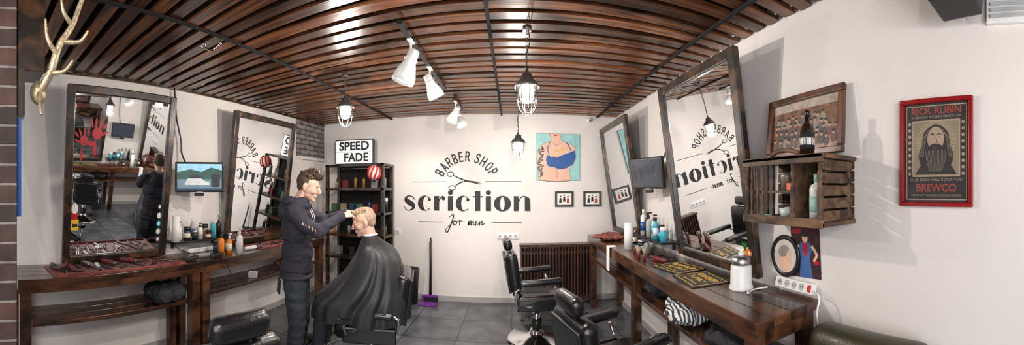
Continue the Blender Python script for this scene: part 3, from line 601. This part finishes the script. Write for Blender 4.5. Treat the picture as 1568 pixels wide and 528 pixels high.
cl=[M('cloth_a',(.25,.20,.16),.5),M('cloth_b',(.05,.04,.04),.5),M('cloth_c',(.14,.05,.04),.5),M('cloth_d',(.10,.08,.09),.5)]
PSK=M('photo_skin',(.42,.25,.16),.5)
for r_ in range(4):
    for k in range(13-r_):
        px=-.23+k*.04+(r_%2)*.018+random.uniform(-.010,.010); py=-.075+r_*.042+random.uniform(-.012,.012)
        if abs(px)<.24:
            zz=.006-r_*.0004; b.ell(px,py-.03,random.uniform(.018,.026),.028,random.choice(cl),zz,random.uniform(-15,15)); b.ell(px,py,.010,.013,PSK,zz+.0002); b.ell(px,py+.009,.0115,.007,INK,zz+.0003)
b.rect(-.25,.10,.25,.155,M('photo_sky',(.42,.35,.28),.4,var=.3,scale=20),.0045); b.done()
b=B('dark_liquor_bottle',T(1.30,1.10,1.80)); b.lathe([(0,0),(.036,0),(.037,.12),(.03,.14),(.013,.165),(.012,.20)],M('dark_glass',(.02,.01,.006),.08,coat=.6)); b.lathe([(.014,.195),(.014,.225),(0,.225)],BLACK); b.lathe([(.0378,.03),(.0378,.11)],INK); b.lathe([(.0381,.05),(.0381,.085)],PAPER,seg=18); b.done()
b=B('red_framed_beard_poster',WM('R',.515,1.805,.002)); w,h=.365,.515; RF=M('red_gloss_frame',(.27,.007,.010),.25,coat=.4); GD=M('poster_gold',(.36,.28,.18),.6); DK=M('poster_dark',(.025,.023,.025),.6); RP=M('poster_red',(.30,.05,.04),.6); SKP=M('poster_skin',(.38,.27,.19),.6)
for c,s_ in (((0,h/2-.011,.012),(w,.022,.024)),((0,-h/2+.011,.012),(w,.022,.024)),((-w/2+.011,0,.012),(.022,h-.044,.024)),((w/2-.011,0,.012),(.022,h-.044,.024))): b.box(c,s_,RF,bev=.004)
z=.006; b.rect(-.165,-.24,.165,.24,DK,z); b.rect(-.152,-.226,.152,.226,GD,z+.0003); b.rect(-.147,-.221,.147,.221,DK,z+.0006)
b.text('RICK RUBIN',.045,RP,T(0,.185,z+.001),bold=.001,width=.25); b.text('AMERICAN RECORD PRODUCER',.016,GD,T(0,.165,z+.001),width=.25)
b.rect(-.12,-.115,.12,.155,GD,z+.001); b.rect(-.112,-.107,.112,.147,M('poster_tan',(.24,.19,.13),.6),z+.0012)
for k in range(40):
    a=k/40*2*pi; b.strip([(0+.03*math.cos(a),.06+.03*math.sin(a)),(.1*math.cos(a),.05+.1*math.sin(a))],[(.03*math.cos(a+.05),.06+.03*math.sin(a+.05)),(.1*math.cos(a+.06),.05+.1*math.sin(a+.06))],GD,z+.0014)
for px in (-.134,.134):
    for k in range(9): b.ell(px,-.10+k*.03,.008,.008,GD,z+.001)
b.poly([(-.105,-.105),(-.075,-.06),(.075,-.06),(.105,-.105)],DK,z+.002)
b.poly([(p[0],p[1]) for p in catmull([(-.035,.12,0),(-.062,.09,0),(-.070,.04,0),(-.085,-.01,0),(-.075,-.06,0),(-.03,-.08,0),(.03,-.08,0),(.075,-.06,0),(.085,-.01,0),(.070,.04,0),(.062,.09,0),(.035,.12,0),(0,.135,0)],5)],DK,z+.0022); b.ell(0,.065,.042,.058,SKP,z+.0025)
b.poly([(-.050,.05),(-.06,-.0),(-.062,-.05),(-.045,-.08),(-.015,-.10),(.0,-.106),(.015,-.10),(.045,-.08),(.062,-.05),(.06,0),(.050,.05),(.037,.03),(.02,.030),(0,.033),(-.02,.030),(-.037,.03)],DK,z+.003)
b.ribbon([(-.035,.016,.006),(-.02,.032,.012),(0,.036,.012),(.02,.032,.012),(.035,.016,.006)],DK,z+.0034)
for k in range(16): b.ribbon([(-.050+k*.0066,.01,.0011),(-.044+k*.006,-.04,.0011),(-.030+k*.004,-.09,.0008)],GD,z+.0036)
for s_ in (-1,1):
    b.ell(s_*.017,.074,.008,.004,PAPER,z+.003); b.ell(s_*.017,.074,.0035,.0035,INK,z+.0032); b.ribbon([(s_*.007,.084,.004),(s_*.018,.088,.005),(s_*.028,.083,.003)],DK,z+.003)
    for k in range(4): b.ribbon([(s_*(.030+k*.007),.115-k*.01,.001),(s_*(.054+k*.005),.06,.001),(s_*(.062+k*.005),-.02,.001)],GD,z+.0026)
b.ribbon([(.002,.074,.003),(.006,.050,.005),(0,.045,.004)],M('poster_shade',(.2,.13,.08),.6),z+.0031); b.ribbon([(-.009,.022,.003),(0,.020,.005),(.009,.022,.003)],RP,z+.0038)
b.text('OUR BEERS WILL ROCK YOU',.016,GD,T(0,-.135,z+.001),width=.26); b.text('BREWCO',.052,RP,T(0,-.185,z+.001),bold=.001,width=.20); b.text('MANHATTAN BEACH CALIFORNIA',.013,GD,T(0,-.208,z+.001),width=.25)
b.done()
b=B('oval_framed_portrait',WM('R',1.475,1.215,.004)); 
b.lathe([(0,0),(.13,0),(.13,.012),(.108,.016),(.105,.008),(0,.008)],BLACK,Matrix.Diagonal((.93,1,1,1)),32)
b.ell(0,0,.095,.103,M('portrait_pale',(.62,.57,.53),.5),.0095); b.ell(.0,-.03,.055,.065,SKIN,.0100,15); b.ell(-.01,.03,.05,.035,M('portrait_grey',(.30,.26,.24),.5,var=.4),.0103,25); b.ell(.03,.0,.02,.04,SKIN,.0106,-20); b.done()
b=B('comic_hero_poster',WM('R',1.315,1.255,.003)@RZ(3)); w,h=.225,.30; b.rect(-w/2,-h/2,w/2,h/2,M('poster_night',(.05,.015,.02),.4,var=.6,scale=20),0)
b.poly([(-.05,-.15),(-.04,-.03),(-.06,.03),(-.03,.06),(.03,.06),(.06,.03),(.035,-.03),(.05,-.15)],M('denim_print',(.05,.13,.34),.5),.001); b.ell(0,.085,.022,.028,SKIN,.0015); b.ell(0,.105,.024,.014,INK,.0018); b.ribbon([(-.05,.04,.02),(-.085,-.01,.018),(-.07,-.06,.015)],SKIN,.0015); b.ribbon([(.05,.04,.02),(.085,-.01,.018),(.06,-.05,.015)],SKIN,.0015)
b.poly([(-.02,.055),(.02,.055),(.012,-.02),(-.012,-.02)],RED,.0016); b.rect(-.10,.11,-.03,.14,RED,.0013)
for k in range(10): b.ell(random.choice((-1,1))*random.uniform(.06,.10),random.uniform(-.12,.08),.02,.012,RED if k%2 else INK,.0012+k*.00002,random.uniform(0,180))
b.done()
b=B('wall_speaker',T(1.40,.375,2.54)@RZ(-8)@RY(8)); b.box((0,0,0),(.17,.19,.29),BLACK,bev=.012); b.box((-.088,0,0),(.006,.17,.27),M('speaker_grille',(.03,.03,.03),.8,bump=.5,scale=60),bev=.002); b.box((.10,0,.02),(.06,.05,.08),BLACK); b.done()
b=B('wall_vent_grille',WM('R',.04,2.52,0)); b.box((0,0,.012),(.46,.28,.024),WHITE,bev=.004)
for k in range(9): b.box((0,-.11+k*.027,.03),(.42,.016,.006),SOCK,(25,0,0))
b.done()
b=B('olive_leather_armchair',T(1.12,.80,0)@RZ(180)); 
b.cushion((0,0,.34),(.62,.56,.20),OLIVE); b.cushion((-.25,0,.64),(.20,.66,.62),OLIVE,(0,-6,0),.09)
for s_ in (-1,1): b.cushion((.02,s_*.30,.46),(.62,.12,.36),OLIVE,(0,0,0),.05)
b.box((0,0,.18),(.58,.56,.14),OLIVE,bev=.02)
for sx in (-1,1):
    for sy in (-1,1): b.cyl((sx*.24,sy*.24,0),(sx*.24,sy*.24,.12),.02,BLACK)
b.done()
# ---------------- barber chairs
def chair(x,y,yaw,head=True,bz=0.0,low=False):
    b=B('barber_chair',T(x,y,0)@RZ(yaw))
    b.lathe([(0,0),(.33,0),(.335,.012),(.30,.03),(.10,.05),(.07,.09),(.06,.12)],CHROME,seg=36); b.cyl((0,0,.1),(0,0,.35),.042,CHROME); b.cyl((0,0,.1),(0,0,.22),.055,BLACK)
    b.box((0,0,.375),(.38,.36,.045),BLACK,bev=.01)
    b.cushion((.03,0,.46),(.52,.47,.14),LEATHER); b.tube([(-.2,.235,.45),(.27,.235,.45)],.006,LEATHER,6)
    b.cushion((-.265,0,.76+bz),(.12,.46,.43),LEATHER,(0,-9,0),.055); b.box((-.33,0,.74+bz),(.025,.40,.38),BLACK,(0,-9,0),.01)
    for s_ in (-1,1):
        b.cushion((.0,s_*.285,.685-(.05 if low else 0)),(.44,.085,.06),LEATHER,(0,-3,0),.025)
        b.tube([(-.24,s_*.27,.42),(-.26,s_*.285,.60),(-.20,s_*.285,.63)],.014,CHROME,8); b.tube([(.16,s_*.25,.40),(.19,s_*.28,.52),(.15,s_*.285,.63)],.014,CHROME,8)
        b.box((-.02,s_*.262,.45),(.44,.03,.13),LEATHER,bev=.012)
        b.tube(catmull([(.2,s_*.14,.38),(.36,s_*.15,.30),(.46,s_*.15,.18),(.60,s_*.15,.16)],5),.012,CHROME,8)
    b.box((.54,0,.165),(.14,.34,.02),STEEL,bev=.006); b.tube([(.62,-.15,.17),(.62,.15,.17)],.012,CHROME,8); b.tube([(0,-.05,.3),(-.12,-.22,.31),(-.2,-.33,.33)],.008,CHROME,8); b.sphere((-.2,-.33,.33),.017,BLACK)
    if head:
        for s_ in (-1,1): b.tube([(-.30,s_*.06,.93+bz),(-.335,s_*.06,1.02+bz)],.007,CHROME,8)
        b.cushion((-.325,0,1.04+bz),(.095,.29,.12),LEATHER,(0,-9,0),.045)
    return b.done()
chair(.27,3.72,5); chair(.66,2.14,16,True,-.10); chair(-1.36,1.10,165); chair(-1.20,2.74,195,False,-.04,True)
# ---------------- lamps
def pendant(x,y,zc,power=40):
    b=B('caged_pendant_lamp'); GL=M('lamp_glass_glow',(1,.95,.86),.3,var=.0,es=8)
    z=2.70; k=0
    while z>zc+.10:
        a=k%2; pts=[]
        for q in range(8):
            t=q*pi/4; u=.008*math.cos(t); v=.017*math.sin(t); pts.append((x+(u if a else 0),y+(0 if a else u),z-.017+v))
        b.tube(pts,.0025,GREYM,5,True); z-=.026; k+=1
    b.cyl((x,y,2.69),(x,y,2.72),.03,GREYM)
    b.tube(catmull([(x+.01,y,2.7),(x+.018,y,(2.7+zc)/2+.1),(x-.006,y,(2.7+zc)/2),(x+.008,y,zc+.08)],6),.0035,BLACK,6)
    X=T(x,y,zc)
    b.lathe([(.012,.10),(.014,.075),(.034,.07),(.038,.04),(.05,.035),(.085,-.005),(.088,-.018),(.078,-.018),(.06,-.004),(.04,.0),(.0,.002)],GREYM,X)
    b.lathe([(.040,-.002),(.050,-.03),(.048,-.085),(.034,-.115),(0,-.125)],GL,X,20)
    for k in range(8):
        a=k*pi/4+.2; b.tube(catmull([(x+.072*math.cos(a),y+.072*math.sin(a),zc-.012),(x+.070*math.cos(a),y+.070*math.sin(a),zc-.09),(x+.056*math.cos(a),y+.056*math.sin(a),zc-.16),(x+.025*math.cos(a),y+.025*math.sin(a),zc-.195)],4),.0028,CAGE,6)
    for zz,r in ((-.10,.070),(-.195,.025)): b.tube([(x+r*math.cos(t*pi/10),y+r*math.sin(t*pi/10),zc+zz) for t in range(20)],.0028,CAGE,6,True)
    o=b.done(); light('POINT','lamp_bulb',(x,y,zc-.155),power,o,shadow_soft_size=.025)
pendant(.10,2.28,2.33,44); pendant(.07,3.85,2.17,28); pendant(-1.52,2.85,2.42,44); pendant(-.9,-.8,2.35,24); pendant(.5,-.9,2.35,14)  # last two: unseen pendants added behind the camera to brighten the room
def spot(b,p,d,s=1.0,power=40,lights=None):
    p=Vector(p); d=Vector(d).normalized(); q=d.to_track_quat('Z','Y').to_matrix().to_4x4(); piv=p+Vector((0,0,-.10*s))
    b.box((p.x,p.y,p.z+.005),(.035,.09,.025),WHITE,bev=.004); b.cyl(tuple(p),tuple(piv),.008,WHITE)
    X=Matrix.Translation(piv)@q@Matrix.Scale(s,4)
    b.lathe([(0,-.055),(.022,-.055),(.030,-.05),(.032,.01),(.040,.03),(.060,.085),(.062,.125),(.056,.125),(.05,.10),(.0,.098)],WHITE,X); b.lathe([(0,.1),(.049,.1),(.05,.101),(0,.103)],M('spot_glow',(1,.95,.88),.3,es=9),X)
    b.tube([tuple(X@Vector((.036*math.cos(t*pi/8),0.036*math.sin(t*pi/8),0))) for t in range(16)],.004,WHITE,6,True)
    lights.append((piv+d*.14*s,piv+d*2,power))
def track(name,x,y0,y1,spots):
    b=B(name); b.box((x,(y0+y1)/2,2.672),(.035,y1-y0,.028),BLACK); L=[]
    for (yy,d,s,pw) in spots: spot(b,(x,yy,2.655),d,s,pw,L)
    o=b.done()
    for a,t,pw in L: light('SPOT','lamp_spot',tuple(a),pw,o,target=tuple(t),spot_size=math.radians(110),spot_blend=.8,shadow_soft_size=.04)
track('added_track_light',-.69,2.0,3.45,[(2.25,(-.35,-.05,-.9),1.3,48),(2.80,(.35,.25,-.85),1.15,48)])
track('added_track_light',-.66,3.85,4.4,[(3.95,(-.5,.3,-.8),1.1,34),(4.2,(.3,-.1,-.9),1.1,34)])
track('added_track_light',.3,-1.3,.2,[(-1.0,(-.2,.6,-.7),1.2,34),(-.3,(-.6,.6,-.5),1.2,64)])  # unseen track added behind the camera for extra light
b=B('ceiling_hook_lamp',T(-1.92,1.54,2.70)); b.tube(catmull([(-.05,0,-.02),(0,.02,-.06),(.04,.04,-.05),(.07,.06,-.02)],6),.008,CHROME,8); b.cyl((-.05,0,-.02),(-.05,0,.01),.02,CHROME); b.sphere((.07,.06,-.02),.012,CHROME); b.done()
light('AREA','added_window_fill',(-.7,YF+.05,1.5),60,None,(.95,.97,1),(-.7,3,1.5),shape='RECTANGLE',size=3.2,size_y=1.7)  # soft fill lamp added in front of the invented window
# ---------------- people
SK=M('human_skin',(.64,.39,.29),.5,var=.06,scale=30); LIP=M('human_lip',(.50,.22,.18),.45); EYEW=M('eye_white',(.65,.62,.59),.2); IRIS=M('eye_iris',(.06,.035,.02),.2)
HAIRD=M('hair_dark_brown',(.060,.032,.018),.5,var=.4,scale=60); HAIRB=M('hair_light_brown',(.33,.225,.135),.55,var=.35,scale=60); STUB=M('hair_shaved_side',(.38,.26,.185),.7,var=.2,scale=90); STUBD=M('hair_dark_fade',(.065,.038,.024),.7,var=.25,scale=90)
def head(b,X,hair,style,nk=(-.055,0,-.20,.058)):
    pr=[('e',(-.018,0,.035),(.098,.077,.086)),('e',(.018,0,-.010),(.072,.064,.090)),('e',(.018,0,-.060),(.060,.055,.046)),('e',(.040,0,-.082),(.044,.038,.030)),('e',(.070,0,-.097),(.020,.021,.016)),
        ('c',(.088,0,.018),(.110,0,-.022),.0085,.0115),('e',(.100,.012,-.028),(.010,.008,.007)),('e',(.100,-.012,-.028),(.010,.008,.007)),
        ('c',(.080,-.036,.031),(.080,.036,.031),.0095,.0095),('e',(.048,.033,-.022),(.034,.027,.034)),('e',(.048,-.033,-.022),(.034,.027,.034)),('e',(.078,0,-.060),(.018,.026,.018)),
        ('c',(-.025,0,-.06),nk[:3],.052,nk[3])]
    for s_ in (-1,1): pr+= [('e',(-.012,s_*.080,-.004),(.020,.010,.032),(0,-8,s_*-18)),('e',(-.008,s_*.078,-.028),(.012,.009,.013))]
    me=organic(pr,.0036,5); b.addmesh(me,SK,X)
    for s_ in (-1,1):
        b.sphere((.0725,s_*.030,.006),(.0115,.013,.0075),EYEW,M=X); b.sphere((.0825,s_*.030,.005),(.0030,.0050,.0050),IRIS,M=X)
        me=organic([('c',(.081,s_*.017,.011),(.085,s_*.029,.0145),.003,.0038),('c',(.085,s_*.029,.0145),(.076,s_*.043,.010),.0038,.003)],.002,1); b.addmesh(me,SK,X)
        me=organic([('c',(.087,s_*.014,.032),(.086,s_*.030,.036),.003,.0035),('c',(.086,s_*.030,.036),(.076,s_*.042,.034),.0035,.002)],.002,1); b.addmesh(me,hair,X)
    me=organic([('e',(.0910,0,-.055),(.0052,.019,.0038)),('e',(.0900,0,-.0635),(.0058,.017,.0046))],.002,1); b.addmesh(me,LIP,X)
    def nd(a,f): return lambda co: a*noise.noise(Vector((co.x*f,co.y*f,co.z*f*.6)))+a*.5*noise.noise(co*f*2.3)
    if style=='quiff':
        me=organic([('e',(-.030,0,.040),(.092,.0800,.085)),('e',(-.052,0,-.008),(.050,.066,.055))],.005,2,nd(.003,60)); b.addmesh(me,STUBD,X)
        pr=[('e',(-.018,0,.085),(.092,.074,.052)),('e',(.02,0,.108),(.078,.064,.042)),('e',(.055,.0,.126),(.042,.052,.034))]
        me=organic(pr,.004,1,nd(.009,60)); b.addmesh(me,hair,X); N=620; c=Vector((.010,0,.095)); rr=(.092,.070,.062)
    else:
        me=organic([('e',(-.034,0,.034),(.086,.0785,.085)),('e',(-.055,0,-.01),(.050,.064,.055))],.005,2,nd(.002,60)); b.addmesh(me,STUB,X)
        pr=[('e',(-.016,0,.082),(.086,.064,.048)),('e',(.028,0,.098),(.052,.050,.030)),('e',(-.07,0,.07),(.04,.05,.045))]
        me=organic(pr,.004,1,nd(.007,70)); b.addmesh(me,hair,X); N=480; c=Vector((-.002,0,.078)); rr=(.083,.062,.050)
    for k in range(N):
        th=random.uniform(0,2*pi); ph=random.uniform(.0,1.35)
        n=Vector((math.sin(ph)*math.cos(th)*rr[0],math.sin(ph)*math.sin(th)*rr[1],math.cos(ph)*rr[2]))
        p=c+n
        d=Vector((.9,random.uniform(-.5,.5),.35)) if style=='quiff' else Vector((.8,random.uniform(-.6,.6),.4))
        d=(d.normalized()+n.normalized()*.35).normalized(); l=random.uniform(.022,.038)*(1.0 if style=='quiff' else .75); q=p-n.normalized()*.008-d*l*.4
        e=(n.normalized()*.25+Vector((-.5,random.uniform(-.5,.5),.3)))*l*.45
        b.tube([tuple(X@v) for v in (q,q+d*l*.6,q+d*l+e)],[.0044,.0040,.0010],hair,5)
def hand(b,X,side=1,curl=22,mat=SK):
    pr=[('e',(.040,0,0),(.050,.038,.015)),('c',(-.03,0,0),(.015,0,0),.022,.024),('e',(.07,.0,0.002),(.022,.040,.013))]
    for y_,l,r in ((.030,.072,.0088),(.010,.082,.0092),(-.011,.076,.0088),(-.030,.058,.0078)):
        p=Vector((.078,y_*side,.002)); a=math.radians(6)
        for j,f in enumerate((.46,.30,.24)):
            a+=math.radians(curl*(1+.2*j)); q=p+Vector((math.cos(a)*l*f,y_*side*.10*(1 if j==0 else .2),-math.sin(a)*l*f)); pr.append(('c',tuple(p),tuple(q),r*(1-.1*j),r*(1-.1*(j+1)))); p=q
    pr+=chain([(.015,.028*side,-.004,.014),(.045,.052*side,-.014,.0115),(.070,.058*side,-.028,.0095),(.088,.052*side,-.042,.008)])
    me=organic(pr,.0032,2); b.addmesh(me,mat,X)
def aim(p,d,roll=0):
    d=Vector(d).normalized(); z=Vector((0,0,1)); z=(z-d*z.dot(d)).normalized(); y=z.cross(d); return basis(p,d,y,z)@RX(roll)
HOOD=M('hoodie_navy',(.024,.021,.034),.85,var=.15,scale=20,bump=.3,bscale=150); JEAN=M('dark_jeans',(.022,.028,.038),.8,var=.3,scale=14,bump=.2,bscale=120)
b=B('barber_man',T(-1.72,2.36,0)@RZ(25))
def wr(co):
    return .011*noise.noise(Vector((co.x*9,co.y*9,co.z*24)))+.008*noise.noise(Vector((co.x*22+5,co.y*22,co.z*30)))
pr=[('e',(-.01,0,.97),(.14,.182,.10)),('e',(-.005,0,1.10),(.138,.175,.16)),('e',(.0,0,1.28),(.138,.188,.17)),('e',(-.0,0,1.40),(.115,.195,.11)),('c',(.0,-.14,1.455),(.0,.14,1.455),.058,.058),('c',(.01,0,1.46),(.04,0,1.52),.085,.066)]
pr+=chain([(.0,-.180,1.44,.070),(.09,-.222,1.36,.064),(.20,-.215,1.300,.058),(.30,-.12,1.355,.047),(.375,-.045,1.408,.037)])
pr+=chain([(.0,.180,1.44,.070),(.10,.25,1.38,.064),(.21,.275,1.33,.058),(.32,.245,1.38,.047),(.405,.213,1.418,.037)])
pr+=chain([(.09,-.070,1.49,.028),(.01,-.095,1.52,.040),(-.07,-.065,1.53,.046),(-.10,0,1.52,.052),(-.07,.065,1.53,.046),(.01,.095,1.52,.040),(.09,.070,1.49,.028)])+[('e',(-.12,0,1.45),(.055,.10,.085))]
me=organic(pr,.010,4,wr); b.addmesh(me,HOOD)
b.tube([(-.01+.140*math.cos(t*pi/12),.182*math.sin(t*pi/12),.905) for t in range(24)],.016,HOOD,8,True)
for s_ in (-1,1): b.tube(catmull([(.11,s_*.04,1.46),(.135,s_*.045,1.40),(.145,s_*.04,1.32)],5),.003,PAPER,6)
for k in range(5):
    t=k/4; p=Vector((.09+.095*t,-.283+.008*t,1.36-.045*t)); b.tube([tuple(p+Vector((.0,.010,.028))),tuple(p+Vector((.005,-.002,.0))),tuple(p+Vector((.010,.006,-.026)))],[.001,.005,.001],SK,5)
pr=[('e',(-.015,0,.93),(.125,.165,.12))]
for s_ in (-1,1): pr+=chain([(-.01,s_*.085,.90,.102),(.0,s_*.10,.72,.090),(.015,s_*.11,.50,.073),(-.005,s_*.115,.30,.066),(-.02,s_*.12,.10,.058)])
me=organic(pr,.011,3,lambda co:.010*noise.noise(Vector((co.x*10,co.y*10,co.z*22)))); b.addmesh(me,JEAN)
SHOE=M('sneaker_black',(.02,.02,.02),.5)
for s_ in (-1,1):
    me=organic([('c',(-.06,s_*.12,.05),(.06,s_*.125,.045),.045,.045),('c',(.06,s_*.125,.045),(.15,s_*.135,.035),.044,.035)],.008,2,None); b.addmesh(me,SHOE); b.box((.045,s_*.127,.012),(.27,.088,.022),WHITE,bev=.008)
b.box((-.142,-.10,.82),(.012,.10,.12),JEAN,(0,4,25),.004)
head(b,T(.095,0,1.652)@RZ(-6)@RY(18),HAIRD,'quiff')
hand(b,aim((.385,-.036,1.412),(.16,.115,.008),25),1,22); hand(b,aim((.415,.207,1.420),(.15,-.09,.003),-20),-1,24)
comb(b,.53,.135,1.452,-60)
b.done()
# customer
CAPE=M('black_cape_fabric',(.018,.018,.021),.5,var=.15,scale=8)
CM=T(-1.215,2.735,0)@RZ(195)
b=B('seated_customer',CM)
LV=catmull([(1.225,-.060,.060,.058),(1.175,-.13,.08,.12),(1.12,-.21,.10,.20),(1.05,-.260,.13,.25),(.95,-.295,.19,.29),(.85,-.325,.28,.315),(.76,-.345,.38,.335),(.68,-.35,.47,.345),(.60,-.35,.50,.35),(.545,-.345,.50,.352)],7)
bm=bmesh.new(); rings=[]; NS=144
for li,l in enumerate(LV):
    z,xb,xf,ry=l; cxx=(xb+xf)/2; rx=(xf-xb)/2; k=min(1,max(0,(1.18-z)/.5)); e=2+.5*k; ring=[]
    for q in range(NS):
        a=2*pi*q/NS; ca,sa=math.cos(a),math.sin(a)
        r=(abs(ca)**e+abs(sa)**e)**(-1/e)
        wob=noise.noise(Vector((ca*1.6,sa*1.6,z*1.3)))*2.2
        f=k*(.017*math.sin(a*11+wob*2)+.009*math.sin(a*23+wob*4))+.012*noise.noise(Vector((ca*3,sa*3,z*6)))*min(1,k*3)
        val=-.035*k*math.exp(-(a if a<pi else a-2*pi)**2/.05) if z<.9 else 0
        zz=z+(.035*noise.noise(Vector((ca*2,sa*2,3))) if li>len(LV)-8 else 0)+k*.03*noise.noise(Vector((ca*2.5,sa*2.5,z*4)))
        ring.append(bm.verts.new((cxx+ca*r*rx*(1+f/.35)+val*ca, sa*r*ry*(1+f/.35),zz)))
    rings.append(ring)
for a_,b_ in zip(rings,rings[1:]):
    for q in range(NS): bm.faces.new((a_[q],a_[(q+1)%NS],b_[(q+1)%NS],b_[q]))
b.add(bm,CAPE,True,None,True)
b.tube([(-.004+.058*math.cos(t*pi/10),.056*math.sin(t*pi/10),1.232-.006*math.cos(t*pi/10)) for t in range(20)],.010,PAPER,8,True)
pr=[('e',(-.10,0,.90),(.13,.18,.24)),('e',(-.04,0,.62),(.16,.18,.10))]
for s_ in (-1,1): pr+=chain([(-.02,s_*.10,.61,.085),(.30,s_*.12,.61,.08),(.40,s_*.125,.57,.068),(.43,s_*.13,.32,.056),(.45,s_*.135,.22,.050)])
me=organic(pr,.011,3); b.addmesh(me,JEAN)
for s_ in (-1,1):
    me=organic([('c',(.44,s_*.135,.215),(.54,s_*.14,.21),.042,.042),('c',(.54,s_*.14,.21),(.62,s_*.145,.205),.04,.032)],.008,2); b.addmesh(me,SHOE)
head(b,T(.055,0,1.338)@RZ(14)@RY(17),HAIRB,'short',(-.022,0,-.150,.050))
b.done()
# ---------------- world, camera
w=bpy.data.worlds.new('world'); scene.world=w; w.use_nodes=True; w.node_tree.nodes['Background'].inputs[0].default_value=(.8,.85,.9,1); w.node_tree.nodes['Background'].inputs[1].default_value=.6
cd=bpy.data.cameras.new('camera'); cam=bpy.data.objects.new('camera',cd); scene.collection.objects.link(cam); cam.location=(0,0,1.63); cam.rotation_euler=(pi/2,0,0); scene.camera=cam
cd.type='PANO'; cd.clip_start=.02
F=850.0
cp_=cd if hasattr(cd,'panorama_type') else cd.cycles
cp_.panorama_type='CENTRAL_CYLINDRICAL'
cp_.central_cylindrical_range_u_min=-1280/F; cp_.central_cylindrical_range_u_max=1280/F
cp_.central_cylindrical_range_v_min=-389/F; cp_.central_cylindrical_range_v_max=473/F
cp_.central_cylindrical_radius=1.0
scene.view_settings.view_transform='Standard'
scene.view_settings.exposure=0.4
